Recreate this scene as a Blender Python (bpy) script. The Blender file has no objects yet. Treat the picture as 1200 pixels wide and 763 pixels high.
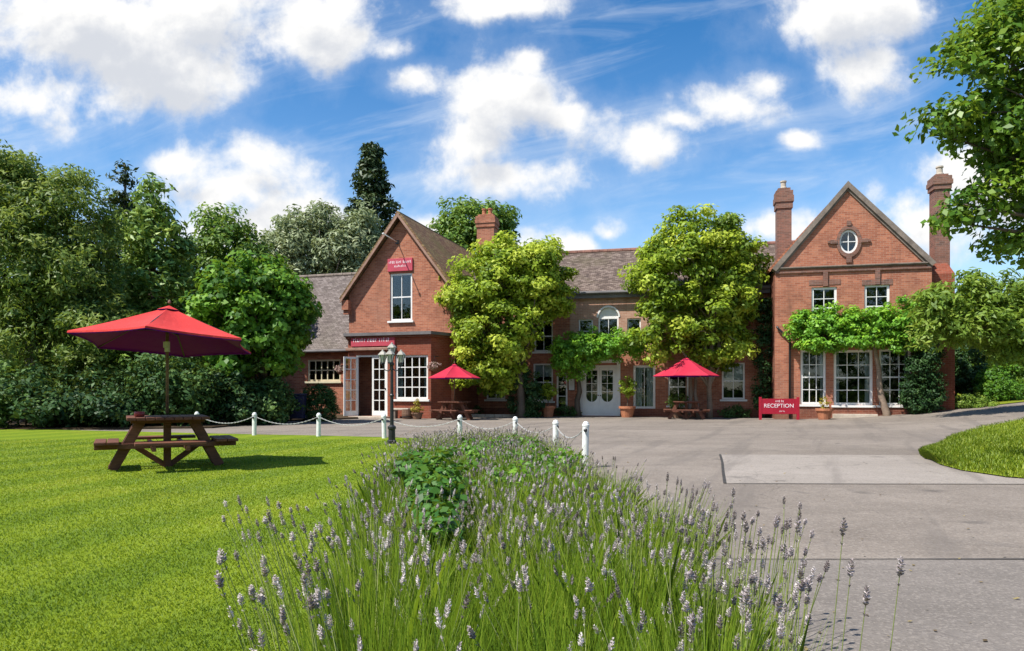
import bpy, math, random
import numpy as np
from mathutils import Vector, Matrix
from mathutils.geometry import tessellate_polygon

C = bpy.context.scene
COL = C.collection
R = math.radians
random.seed(7)

# ------------------------------------------------------------------ camera
CAMZ = 1.15
cam_d = bpy.data.cameras.new('camera')
cam = bpy.data.objects.new('camera', cam_d)
COL.objects.link(cam)
cam.location = (0, 0, CAMZ)
cam.rotation_euler = (R(90), 0, 0)
cam_d.sensor_width = 36
cam_d.lens = 24
cam_d.shift_y = 77.5 / 1200
cam_d.clip_start = 0.05
cam_d.clip_end = 2000
C.camera = cam
C.view_settings.view_transform = 'Standard'
C.view_settings.look = 'None'
C.view_settings.exposure = 0.74
C.view_settings.gamma = 1
C.cycles.use_denoising = True
C.cycles.max_bounces = 7
C.cycles.diffuse_bounces = 3
C.cycles.glossy_bounces = 3
C.cycles.transmission_bounces = 4
C.cycles.transparent_max_bounces = 12
C.cycles.sample_clamp_indirect = 6

# ------------------------------------------------------------------ sun
LD = Vector((0.58, 0.37, -1.0)).normalized()          # the way the light travels
sun_d = bpy.data.lights.new('sun', 'SUN')
sun = bpy.data.objects.new('sun', sun_d)
COL.objects.link(sun)
sun_d.energy = 4.4
sun_d.angle = R(0.55)
sun_d.color = (1.0, 0.955, 0.88)
sun.rotation_euler = LD.to_track_quat('-Z', 'Y').to_euler()
SUN_EL = math.asin(-LD.z)
SUN_ROT = math.atan2(-LD.x, -LD.y)


# ------------------------------------------------------------------ node helper
class NT:
    def __init__(s, tree):
        s.t = tree

    def n(s, kind, **kw):
        o = s.t.nodes.new(kind)
        ins = kw.pop('ins', {})
        for k, v in kw.items():
            setattr(o, k, v)
        for k, v in ins.items():
            s.set(o, k, v)
        return o

    def set(s, o, k, v):
        sock = o.inputs[k]
        if isinstance(v, bpy.types.NodeSocket):
            s.t.links.new(v, sock)
        else:
            sock.default_value = v

    def math(s, op, a, b=None, c=None, clamp=False):
        o = s.t.nodes.new('ShaderNodeMath')
        o.operation = op
        o.use_clamp = clamp
        for i, v in enumerate((a, b, c)):
            if v is not None:
                s.set(o, i, v)
        return o.outputs[0]

    def vmath(s, op, a, b=None):
        o = s.t.nodes.new('ShaderNodeVectorMath')
        o.operation = op
        s.set(o, 0, a)
        if b is not None:
            s.set(o, 1, b)
        return o.outputs['Value'] if op in ('LENGTH', 'DOT_PRODUCT') else o.outputs[0]

    def mix(s, f, a, b):
        o = s.t.nodes.new('ShaderNodeMix')
        o.data_type = 'RGBA'
        s.set(o, 0, f)
        s.set(o, 6, a)
        s.set(o, 7, b)
        return o.outputs[2]

    def mapr(s, v, a, b, c=0.0, d=1.0, smooth=True):
        o = s.t.nodes.new('ShaderNodeMapRange')
        o.interpolation_type = 'SMOOTHSTEP' if smooth else 'LINEAR'
        s.set(o, 0, v)
        for i, q in zip((1, 2, 3, 4), (a, b, c, d)):
            s.set(o, i, q)
        return o.outputs[0]

    def noise(s, vec, scale, detail=4, rough=0.55, dist=0.0):
        o = s.t.nodes.new('ShaderNodeTexNoise')
        if vec is not None:
            s.set(o, 'Vector', vec)
        s.set(o, 'Scale', scale)
        s.set(o, 'Detail', detail)
        s.set(o, 'Roughness', rough)
        s.set(o, 'Distortion', dist)
        return o.outputs[0]

    def ramp(s, f, stops):
        o = s.t.nodes.new('ShaderNodeValToRGB')
        e = o.color_ramp.elements
        while len(e) < len(stops):
            e.new(0.5)
        for i, (p, c) in enumerate(stops):
            e[i].position = p
            e[i].color = (*c, 1) if len(c) == 3 else c
        s.set(o, 0, f)
        return o.outputs[0]


# ------------------------------------------------------------------ world: sky and clouds
W = bpy.data.worlds.new('World')
C.world = W
W.use_nodes = True
wt = W.node_tree
wt.nodes.clear()
g_ = NT(wt)
geo = g_.n('ShaderNodeTexCoord')
sep = g_.n('ShaderNodeSeparateXYZ', ins={0: geo.outputs['Generated']})
dx, dy, dz = sep.outputs
ady = g_.math('MAXIMUM', g_.math('ABSOLUTE', dy), 0.22)
sx = g_.math('DIVIDE', dx, ady)
sz = g_.math('DIVIDE', dz, ady)
sky = g_.n('ShaderNodeTexSky', sky_type='NISHITA', sun_disc=False, sun_elevation=SUN_EL, sun_rotation=SUN_ROT,
           air_density=1.0, dust_density=0.6, ozone_density=1.6, altitude=60)
hs = g_.n('ShaderNodeHueSaturation', ins={'Saturation': 1.25, 'Value': 1.0, 'Color': sky.outputs[0]})
BL = [  # cloud banks, tangent-plane sky coordinates (x right, z up) and radii, written in hundredths
    (-64, 54, 34, 13), (-44, 56, 30, 12), (-70, 43, 22, 9), (-30, 55, 12, 10), (-84, 50, 22, 14), (-52, 47, 20, 8), (-26, 51, 8, 6),
    (-42, 30, 18, 8), (-37, 25, 17, 7), (-38, 34, 9, 5), (-30, 26, 10, 5), (-50, 33, 8, 4),
    (1, 43, 13, 9), (-4, 36, 11, 6), (8, 40, 15, 6), (-1, 32, 14, 5.5), (20, 37, 9, 4.5), (14, 23, 4, 3), (2, 48, 6, 4),
    (31, 42, 12, 5), (25, 40, 7, 3), (37, 45, 7, 4), (48, 55, 14, 9), (52, 47, 11, 6), (56, 56, 9, 8), (42, 37, 4, 2),
    (-1, 57, 12, 3.6), (-15, 46, 7, 3.6), (-18, 50, 5, 3), (9, 21, 12, 3.6), (38, 24, 9, 4), (60, 24, 13, 9), (48, 21, 9, 4),
    (68, 30, 12, 9), (-88, 30, 8, 4), (80, 48, 10, 6), (-110, 45, 20, 10), (110, 40, 22, 10), (3, 90, 30, 14), (-60, 95, 30, 12),
    (60, 90, 24, 10), (-12, 24, 8, 2.5)]


def cloud(ox, oz):
    x = g_.math('ADD', sx, ox)
    z = g_.math('ADD', sz, oz)
    pv = g_.n('ShaderNodeCombineXYZ', ins={0: x, 1: z, 2: 0.37}).outputs[0]
    best = None
    for (bx, bz, rx, rz) in BL:
        d = g_.vmath('MULTIPLY', g_.vmath('SUBTRACT', pv, (bx / 100, bz / 100, 0.37)), (100 / rx, 100 / rz, 0))
        v = g_.math('SUBTRACT', 1.0, g_.vmath('LENGTH', d))
        best = v if best is None else g_.math('SMOOTH_MAX', best, v, 0.25)
    n1 = g_.noise(pv, 7.5, 9, 0.58, 0.15)
    n2 = g_.noise(pv, 28.0, 4, 0.6, 0.0)
    nn = g_.math('ADD', g_.math('MULTIPLY', g_.math('SUBTRACT', n1, 0.5), 2.3), g_.math('MULTIPLY', g_.math('SUBTRACT', n2, 0.5), 0.55))
    b2 = g_.math('SUBTRACT', g_.math('MAXIMUM', best, -1.3), 0.13)
    return g_.math('ADD', b2, nn), pv


den, pv = cloud(0, 0)
den_up, _ = cloud(-0.02, 0.045)
cov = g_.mapr(den, 0.0, 0.62)
shade = g_.mapr(den_up, 0.2, 0.95)
st = g_.vmath('MULTIPLY', g_.n('ShaderNodeVectorRotate', rotation_type='Z_AXIS', ins={0: pv, 'Angle': R(-16)}).outputs[0], (1.2, 7.0, 1.0))
cir = g_.math('MULTIPLY', g_.mapr(g_.noise(st, 2.2, 6, 0.62, 0.6), 0.46, 0.82), 0.5)
zen = g_.mapr(sz, 0.1, 0.75)
low = g_.mapr(sz, 0.0, 0.42, 0.42, 0.0)
haz = g_.mix(low, hs.outputs[0], (2.5, 3.7, 5.0, 1))
skyc = g_.mix(zen, haz, g_.n('ShaderNodeHueSaturation', ins={'Saturation': 1.15, 'Value': 0.85, 'Color': hs.outputs[0]}).outputs[0])
thin = g_.mix(cir, skyc, (4.3, 4.7, 5.2, 1))
ccol = g_.mix(shade, (5.3, 5.25, 5.15, 1), (3.5, 3.65, 3.95, 1))
veil = g_.math('MULTIPLY', g_.mapr(den, -0.55, 0.2), 0.12)
withc = g_.mix(cov, g_.mix(veil, thin, (5.0, 5.2, 5.5, 1)), ccol)
hor = g_.mapr(dz, -0.02, 0.03)
fin = g_.mix(hor, hs.outputs[0], withc)
bg = g_.n('ShaderNodeBackground', ins={'Color': fin, 'Strength': 0.12})
wo = g_.n('ShaderNodeOutputWorld', ins={0: bg.outputs[0]})


# ------------------------------------------------------------------ materials
def new_mat(name):
    m = bpy.data.materials.new(name)
    m.use_nodes = True
    t = m.node_tree
    t.nodes.clear()
    q = NT(t)
    out = q.n('ShaderNodeOutputMaterial')
    return m, q, out


def bsdf(q, out, col, rough=0.6, spec=0.3, bump=None, bstr=0.3, bdist=0.01, metal=0.0):
    p = q.n('ShaderNodeBsdfPrincipled', ins={'Base Color': col, 'Roughness': rough, 'Specular IOR Level': spec, 'Metallic': metal})
    if bump is not None:
        b = q.n('ShaderNodeBump', ins={'Height': bump, 'Strength': bstr, 'Distance': bdist})
        q.set(p, 'Normal', b.outputs[0])
    q.set(out, 0, p.outputs[0])
    return p


def plain(name, col, rough=0.6, spec=0.3, var=0.25, scale=6.0, bstr=0.15, metal=0.0):
    m, q, out = new_mat(name)
    tc = q.n('ShaderNodeTexCoord').outputs['Object']
    n1 = q.noise(tc, scale, 5, 0.6)
    n2 = q.noise(tc, scale * 7, 3, 0.6)
    f = q.math('ADD', q.math('MULTIPLY', n1, 0.7), q.math('MULTIPLY', n2, 0.3))
    f = q.mapr(f, 0.3, 0.7)
    dk = tuple(c * (1 - var) for c in col)
    lt = tuple(min(1, c * (1 + var * 0.6)) for c in col)
    c = q.mix(f, (*dk, 1), (*lt, 1))
    bsdf(q, out, c, q.mapr(n2, 0.2, 0.8, rough * 0.85, min(1, rough * 1.15)), spec, n2, bstr, 0.01, metal)
    return m


def brick_mat(name, c1, c2, mortar, stain=0.35):
    m, q, out = new_mat(name)
    uv = q.n('ShaderNodeTexCoord').outputs['UV']
    b = q.n('ShaderNodeTexBrick', offset=0.5, ins={'Vector': uv, 'Color1': (*c1, 1), 'Color2': (*c2, 1), 'Mortar': (*mortar, 1),
            'Scale': 1.0, 'Mortar Size': 0.006, 'Mortar Smooth': 0.3, 'Bias': 0.0, 'Brick Width': 0.225, 'Row Height': 0.075})
    n1 = q.noise(uv, 0.7, 6, 0.65, 0.4)
    n2 = q.noise(uv, 6.0, 4, 0.6)
    dk = q.mix(q.mapr(n1, 0.45, 0.72), b.outputs[0], q.mix(0.55, b.outputs[0], (0.17, 0.075, 0.05, 1)))
    lt = q.mix(q.math('MULTIPLY', q.mapr(n2, 0.45, 0.8), stain), dk, (0.46, 0.22, 0.14, 1))
    st = q.noise(q.vmath('MULTIPLY', uv, (2.6, 0.22, 1.0)), 1.6, 5, 0.65, 0.3)
    lt = q.mix(q.math('MULTIPLY', q.mapr(st, 0.52, 0.75), 0.45), lt, (0.13, 0.07, 0.05, 1))
    sc = q.noise(uv, 0.23, 4, 0.6, 1.5)
    lt = q.mix(q.math('MULTIPLY', q.mapr(sc, 0.5, 0.68), 0.3), lt, (0.36, 0.22, 0.16, 1))
    bsdf(q, out, lt, 0.85, 0.15, b.outputs[1], -0.35, 0.008)
    return m


def tile_mat(name, cols, moss=(0.09, 0.085, 0.03), mossamt=0.4):
    m, q, out = new_mat(name)
    uv = q.n('ShaderNodeTexCoord').outputs['UV']
    b = q.n('ShaderNodeTexBrick', offset=0.5, ins={'Vector': uv, 'Color1': (0, 0, 0, 1), 'Color2': (1, 1, 1, 1), 'Mortar': (0.0, 0.0, 0.0, 1),
            'Scale': 1.0, 'Mortar Size': 0.008, 'Mortar Smooth': 0.2, 'Bias': 0.0, 'Brick Width': 0.20, 'Row Height': 0.115})
    n0 = q.noise(q.vmath('MULTIPLY', uv, (1.0, 1.6, 1.0)), 4.5, 4, 0.7)
    f = q.math('ADD', q.math('MULTIPLY', b.outputs[0], 0.45), q.math('MULTIPLY', n0, 0.65))
    c = q.ramp(f, [(0.2, cols[0]), (0.5, cols[1]), (0.8, cols[2])])
    n1 = q.noise(uv, 0.55, 7, 0.68, 0.5)
    c = q.mix(q.math('MULTIPLY', q.mapr(n1, 0.45, 0.7), mossamt), c, (*moss, 1))
    c = q.mix(q.math('MULTIPLY', b.outputs[1], 0.75), c, (0.03, 0.025, 0.02, 1))
    wv = q.n('ShaderNodeSeparateXYZ', ins={0: uv})
    saw = q.math('FRACT', q.math('DIVIDE', wv.outputs[1], 0.115))
    h = q.math('ADD', q.math('MULTIPLY', q.math('SUBTRACT', 1.0, saw), 0.8), q.math('MULTIPLY', n0, 0.4))
    bsdf(q, out, c, 0.85, 0.2, h, 0.8, 0.02)
    return m


def leaf_mat(name, cols, trans=0.35, rough=0.5, spec=0.35):
    m, q, out = new_mat(name)
    a = q.n('ShaderNodeAttribute', attribute_name='tint')
    c = q.ramp(a.outputs['Fac'], [(0.0, cols[0]), (0.5, cols[1]), (1.0, cols[2])])
    p = q.n('ShaderNodeBsdfPrincipled', ins={'Base Color': c, 'Roughness': rough, 'Specular IOR Level': spec})
    tcol = q.mix(0.35, c, (0.30, 0.32, 0.02, 1))
    tr = q.n('ShaderNodeBsdfTranslucent', ins={'Color': tcol})
    mx = q.n('ShaderNodeMixShader', ins={0: trans, 1: p.outputs[0], 2: tr.outputs[0]})
    q.set(out, 0, mx.outputs[0])
    return m


def glass_mat():
    m, q, out = new_mat('window_glass')
    fr = q.n('ShaderNodeFresnel', ins={'IOR': 1.52})
    tc = q.n('ShaderNodeTexCoord').outputs['Object']
    b = q.n('ShaderNodeBump', ins={'Height': q.noise(tc, 2.2, 2, 0.5), 'Strength': 0.03, 'Distance': 0.05})
    gl = q.n('ShaderNodeBsdfGlossy', ins={'Color': (1, 1, 1, 1), 'Roughness': 0.02, 'Normal': b.outputs[0]})
    tr = q.n('ShaderNodeBsdfTransparent', ins={'Color': (0.75, 0.8, 0.8, 1)})
    f = q.math('ADD', q.math('MULTIPLY', fr.outputs[0], 1.0), 0.01, clamp=True)
    mx = q.n('ShaderNodeMixShader', ins={0: f, 1: tr.outputs[0], 2: gl.outputs[0]})
    q.set(out, 0, mx.outputs[0])
    return m


def grass_ground(name, c_lo, c_hi, c_dry, stripes=False):
    m, q, out = new_mat(name)
    tc = q.n('ShaderNodeTexCoord').outputs['Object']
    n1 = q.noise(tc, 0.35, 5, 0.65)
    n2 = q.noise(tc, 5.0, 6, 0.7)
    n3 = q.noise(tc, 60.0, 3, 0.7)
    f = q.math('ADD', q.math('MULTIPLY', n2, 0.5), q.math('MULTIPLY', n3, 0.5))
    c = q.mix(q.mapr(f, 0.3, 0.7), (*c_lo, 1), (*c_hi, 1))
    if stripes:   # mown bands
        rt = q.n('ShaderNodeVectorRotate', rotation_type='Z_AXIS', ins={0: tc, 'Angle': R(17)}).outputs[0]
        sp = q.n('ShaderNodeSeparateXYZ', ins={0: rt})
        wob = q.math('ADD', sp.outputs[0], q.math('MULTIPLY', n1, 0.3))
        sn = q.math('SINE', q.math('MULTIPLY', wob, 2 * math.pi / 1.2))
        sm = q.mapr(sn, -0.5, 0.5)
        c = q.mix(q.math('MULTIPLY', sm, 0.45), c, (c_lo[0] * 0.62, c_lo[1] * 0.78, c_lo[2] * 0.8, 1))
    c = q.mix(q.math('MULTIPLY', q.mapr(n1, 0.5, 0.75), 0.45), c, (*c_dry, 1))
    bsdf(q, out, c, 0.9, 0.1, n3, 0.6, 0.03)
    return m


def road_mat(name, a, b, gscale=60.0):
    m, q, out = new_mat(name)
    tc = q.n('ShaderNodeTexCoord').outputs['Object']
    n1 = q.noise(q.vmath('MULTIPLY', tc, (0.5, 1.3, 1)), 0.45, 6, 0.65, 0.6)
    n2 = q.noise(tc, 3.0, 5, 0.65)
    n3 = q.noise(tc, gscale, 2, 0.8)
    vo = q.n('ShaderNodeTexVoronoi', ins={'Vector': tc, 'Scale': gscale})
    f = q.math('ADD', q.math('ADD', q.math('MULTIPLY', n1, 0.6), q.math('MULTIPLY', n2, 0.25)), q.math('MULTIPLY', n3, 0.15))
    c = q.mix(q.mapr(f, 0.34, 0.66), (*a, 1), (*b, 1))
    sepc = q.n('ShaderNodeSeparateColor', ins={0: vo.outputs['Color']})
    c = q.mix(q.math('MULTIPLY', q.mapr(sepc.outputs[0], 0.70, 0.88), 0.3), c, (0.36, 0.315, 0.27, 1))
    c = q.mix(q.math('MULTIPLY', q.mapr(sepc.outputs[1], 0.70, 0.88), 0.3), c, (0.095, 0.08, 0.07, 1))
    c = q.mix(q.math('MULTIPLY', q.mapr(q.noise(tc, 0.9, 4, 0.6, 1.0), 0.58, 0.72), 0.3), c, (0.14, 0.125, 0.115, 1))
    trk = q.noise(q.vmath('MULTIPLY', q.n('ShaderNodeVectorRotate', rotation_type='Z_AXIS', ins={0: tc, 'Angle': R(25)}).outputs[0], (1.1, 0.09, 1)), 1.3, 4, 0.6, 0.4)
    c = q.mix(q.math('MULTIPLY', q.mapr(trk, 0.51, 0.64), 0.42), c, (0.125, 0.108, 0.095, 1))
    spot = q.noise(tc, 1.6, 2, 0.4, 0.4)
    c = q.mix(q.math('MULTIPLY', q.mapr(spot, 0.66, 0.74), 0.5), c, (0.075, 0.066, 0.06, 1))
    crk = q.n('ShaderNodeTexVoronoi', feature='DISTANCE_TO_EDGE', ins={'Vector': q.vmath('ADD', tc, q.vmath('MULTIPLY', q.n('ShaderNodeTexNoise', ins={'Vector': tc, 'Scale': 1.4, 'Detail': 4}).outputs[1], (0.9, 0.9, 0))), 'Scale': 0.23})
    c = q.mix(q.math('MULTIPLY', q.mapr(crk.outputs[0], 0.0, 0.0028, 1.0, 0.0), 0.4), c, (0.06, 0.052, 0.046, 1))
    bsdf(q, out, c, 0.9, 0.2, q.math('ADD', vo.outputs['Distance'], n3), 0.5, 0.006)
    return m


def fabric_mat(name, col, tcol, trans=0.25):
    m, q, out = new_mat(name)
    tc = q.n('ShaderNodeTexCoord').outputs['Object']
    n1 = q.noise(tc, 3.0, 4, 0.6)
    n2 = q.noise(tc, 90.0, 2, 0.6)
    n3 = q.noise(tc, 0.9, 5, 0.7, 1.0)
    c = q.mix(n1, (col[0] * 0.8, col[1] * 0.8, col[2] * 0.8, 1), (*col, 1))
    c = q.mix(q.math('MULTIPLY', q.mapr(n3, 0.45, 0.7), 0.3), c, (min(1, col[0] * 1.1 + .04), col[1] + .05, col[2] + .045, 1))
    p = q.n('ShaderNodeBsdfPrincipled', ins={'Base Color': c, 'Roughness': 0.8, 'Specular IOR Level': 0.15})
    b = q.n('ShaderNodeBump', ins={'Height': q.math('ADD', n1, q.math('MULTIPLY', n2, 0.2)), 'Strength': 0.5, 'Distance': 0.04})
    q.set(p, 'Normal', b.outputs[0])
    tr = q.n('ShaderNodeBsdfTranslucent', ins={'Color': (*tcol, 1)})
    mx = q.n('ShaderNodeMixShader', ins={0: trans, 1: p.outputs[0], 2: tr.outputs[0]})
    q.set(out, 0, mx.outputs[0])
    return m


def wood_mat(name, a, b):
    m, q, out = new_mat(name)
    uv = q.n('ShaderNodeTexCoord').outputs['Object']
    n = q.noise(q.vmath('MULTIPLY', uv, (2.0, 2.0, 14.0)), 3.0, 6, 0.65, 0.8)
    n2 = q.noise(uv, 1.7, 4, 0.6)
    c = q.mix(q.mapr(q.math('ADD', q.math('MULTIPLY', n, 0.6), q.math('MULTIPLY', n2, 0.4)), 0.3, 0.7), (*a, 1), (*b, 1))
    bsdf(q, out, c, 0.6, 0.35, n, 0.4, 0.006)
    return m


M_BRICK = brick_mat('red_brick', (0.46, 0.175, 0.10), (0.29, 0.095, 0.056), (0.40, 0.27, 0.2))
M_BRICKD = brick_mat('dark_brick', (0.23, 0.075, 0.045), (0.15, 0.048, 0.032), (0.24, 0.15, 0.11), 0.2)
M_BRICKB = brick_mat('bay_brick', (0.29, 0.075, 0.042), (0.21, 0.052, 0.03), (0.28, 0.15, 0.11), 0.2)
M_CHIM = brick_mat('chimney_brick', (0.24, 0.115, 0.085), (0.13, 0.075, 0.06), (0.25, 0.2, 0.17), 0.3)
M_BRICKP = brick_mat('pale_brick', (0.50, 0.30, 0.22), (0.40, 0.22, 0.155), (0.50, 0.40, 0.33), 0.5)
M_TILE = tile_mat('clay_tiles', [(0.055, 0.04, 0.034), (0.12, 0.085, 0.068), (0.235, 0.18, 0.148)], mossamt=0.4)
M_TILEM = tile_mat('mossy_tiles', [(0.10, 0.05, 0.03), (0.19, 0.10, 0.055), (0.24, 0.17, 0.08)], (0.13, 0.12, 0.03), 0.6)
M_SLATE = tile_mat('grey_tiles', [(0.085, 0.068, 0.062), (0.145, 0.118, 0.106), (0.215, 0.18, 0.165)], (0.14, 0.125, 0.09), 0.4)
M_RTILE = tile_mat('orange_tiles', [(0.25, 0.09, 0.05), (0.36, 0.13, 0.07), (0.42, 0.19, 0.11)], mossamt=0.2)
M_RIDGE = plain('ridge_terracotta', (0.24, 0.12, 0.09), 0.8, 0.2, 0.4, 3)
M_STONE = plain('weathered_stone', (0.215, 0.175, 0.145), 0.85, 0.2, 0.35, 4)
M_STONEL = plain('pale_stone', (0.50, 0.43, 0.35), 0.85, 0.2, 0.25, 4)
M_LEAD = plain('lead_grey', (0.16, 0.15, 0.15), 0.6, 0.3, 0.25, 2)
M_BARGE = plain('barge_board_paint', (0.32, 0.19, 0.14), 0.6, 0.3, 0.25, 4)
M_WHITE = plain('white_paint', (0.78, 0.77, 0.74), 0.45, 0.35, 0.08, 3)
M_CREAM = plain('cream_paint', (0.60, 0.55, 0.38), 0.5, 0.3, 0.12, 3)
M_POST = plain('post_white_paint', (0.74, 0.75, 0.72), 0.5, 0.3, 0.16, 9)
M_CHAIN = plain('chain_paint', (0.50, 0.50, 0.48), 0.5, 0.4, 0.2, 20)
M_BLACK = plain('black_iron', (0.02, 0.02, 0.022), 0.4, 0.5, 0.3, 8)
M_GLASS = glass_mat()
M_CURT = plain('curtain_cloth', (0.70, 0.70, 0.70), 0.9, 0.1, 0.1, 5)
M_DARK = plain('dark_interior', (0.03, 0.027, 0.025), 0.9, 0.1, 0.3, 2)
M_RED = plain('sign_red', (0.36, 0.012, 0.032), 0.4, 0.4, 0.1, 3)
M_REDP = plain('faded_sign_red', (0.48, 0.07, 0.10), 0.5, 0.3, 0.15, 5)
M_LETT = plain('sign_letter_white', (0.82, 0.70, 0.72), 0.5, 0.3, 0.05, 3)
M_TERRA = plain('terracotta', (0.42, 0.17, 0.09), 0.8, 0.2, 0.3, 8)
M_WOOD = wood_mat('stained_wood', (0.075, 0.026, 0.015), (0.20, 0.078, 0.045))
M_WOODB = wood_mat('brown_wood', (0.10, 0.055, 0.035), (0.24, 0.14, 0.09))
M_BARK = wood_mat('tree_bark', (0.05, 0.04, 0.03), (0.15, 0.115, 0.085))
M_BARKP = wood_mat('pale_climber_bark', (0.16, 0.12, 0.09), (0.34, 0.25, 0.18))
M_PARA = fabric_mat('parasol_red', (0.66, 0.055, 0.05), (0.22, 0.004, 0.10), 0.06)
M_UNDERSHADE = fabric_mat('parasol_underside_shade', (0.17, 0.008, 0.34), (0.2, 0.02, 0.3), 0.03)  # underside of the red cloth, its purple shade put into the colour
M_PARAB = fabric_mat('parasol_red_deep', (0.55, 0.03, 0.065), (0.35, 0.008, 0.05), 0.1)
M_SOIL = plain('bed_soil', (0.07, 0.05, 0.03), 0.95, 0.1, 0.45, 4, 0.5)
M_ROAD = road_mat('road_tarmac', (0.165, 0.138, 0.114), (0.255, 0.216, 0.180))
M_ROADP = road_mat('road_patch_tarmac', (0.255, 0.222, 0.19), (0.32, 0.28, 0.243))
M_ROADN = road_mat('road_near_tarmac', (0.15, 0.131, 0.114), (0.22, 0.192, 0.168), 75)
M_SEAM = plain('tar_seam', (0.055, 0.05, 0.045), 0.7, 0.3, 0.4, 9)
M_LAWN = grass_ground('mown_lawn', (0.13, 0.19, 0.012), (0.205, 0.265, 0.016), (0.27, 0.255, 0.03), True)
M_GRASS = grass_ground('rough_grass', (0.12, 0.165, 0.012), (0.20, 0.24, 0.018), (0.27, 0.23, 0.04))
M_FIELD = grass_ground('far_field', (0.05, 0.08, 0.015), (0.08, 0.12, 0.02), (0.10, 0.10, 0.03))
M_NAVY = plain('navy_plastic', (0.012, 0.014, 0.05), 0.5, 0.4, 0.2, 4)
M_LAMPG = plain('lamp_glass', (0.55, 0.55, 0.5), 0.25, 0.5, 0.1, 4)

L_LIME = leaf_mat('lime_leaves', [(0.11, 0.20, 0.018), (0.31, 0.44, 0.03), (0.60, 0.68, 0.08)], 0.45)
L_WIST = leaf_mat('wisteria_leaves', [(0.0875, 0.25, 0.03), (0.213, 0.475, 0.04), (0.4, 0.65, 0.05)], 0.42)
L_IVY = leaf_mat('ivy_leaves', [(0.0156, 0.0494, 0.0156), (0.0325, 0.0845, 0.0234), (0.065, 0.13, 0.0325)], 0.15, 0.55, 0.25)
L_MAPLE = leaf_mat('bright_green_leaves', [(0.051, 0.145, 0.017), (0.111, 0.272, 0.0238), (0.221, 0.408, 0.034)], 0.42)
L_WILLOW = leaf_mat('grey_green_leaves', [(0.075, 0.145, 0.026), (0.17, 0.265, 0.045), (0.34, 0.41, 0.10)], 0.4)
L_DARKG = leaf_mat('dark_green_leaves', [(0.0302, 0.0756, 0.0227), (0.0662, 0.142, 0.034), (0.142, 0.236, 0.0567)], 0.2, 0.6, 0.2)
L_MIDG = leaf_mat('mid_green_leaves', [(0.0734, 0.161, 0.0275), (0.15, 0.275, 0.0413), (0.298, 0.436, 0.0688)], 0.38)
L_CONIF = leaf_mat('conifer_needles', [(0.0216, 0.0446, 0.0216), (0.0405, 0.0783, 0.0297), (0.081, 0.121, 0.0405)], 0.12)
L_CONB = leaf_mat('conifer_sprays', [(0.0982, 0.197, 0.0458), (0.213, 0.342, 0.0655), (0.425, 0.54, 0.114)], 0.2)
L_GREYW = leaf_mat('silvery_leaves', [(0.171, 0.228, 0.113), (0.304, 0.361, 0.189), (0.455, 0.493, 0.285)], 0.3)
L_PALE = leaf_mat('pale_green_leaves', [(0.12, 0.215, 0.03), (0.24, 0.37, 0.05), (0.40, 0.50, 0.09)], 0.45)
L_ROSE = leaf_mat('dark_bush_leaves', [(0.03, 0.11, 0.012), (0.07, 0.19, 0.02), (0.15, 0.30, 0.03)], 0.35)
L_OAK = leaf_mat('fresh_oak_leaves', [(0.0552, 0.138, 0.0147), (0.12, 0.248, 0.0221), (0.258, 0.386, 0.0368)], 0.4, 0.4, 0.4)
L_YELL = leaf_mat('golden_leaves', [(0.20, 0.18, 0.02), (0.36, 0.30, 0.03), (0.5, 0.42, 0.06)], 0.3)
L_LAVL = leaf_mat('lavender_leaves', [(0.13, 0.235, 0.02), (0.26, 0.40, 0.03), (0.44, 0.53, 0.07)], 0.5)
L_STEM = leaf_mat('lavender_stems', [(0.18, 0.25, 0.05), (0.32, 0.38, 0.10), (0.46, 0.48, 0.20)], 0.1)
L_FLOW = leaf_mat('lavender_flowers', [(0.196, 0.155, 0.155), (0.483, 0.414, 0.414), (0.782, 0.713, 0.69)], 0.15, 0.8, 0.1)
L_BLADE = leaf_mat('lawn_blades', [(0.13, 0.225, 0.012), (0.245, 0.35, 0.016), (0.43, 0.46, 0.04)], 0.42)
L_PINKF = leaf_mat('pale_flowers', [(0.05, 0.09, 0.02), (0.45, 0.28, 0.26), (0.70, 0.55, 0.50)], 0.2)


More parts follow.
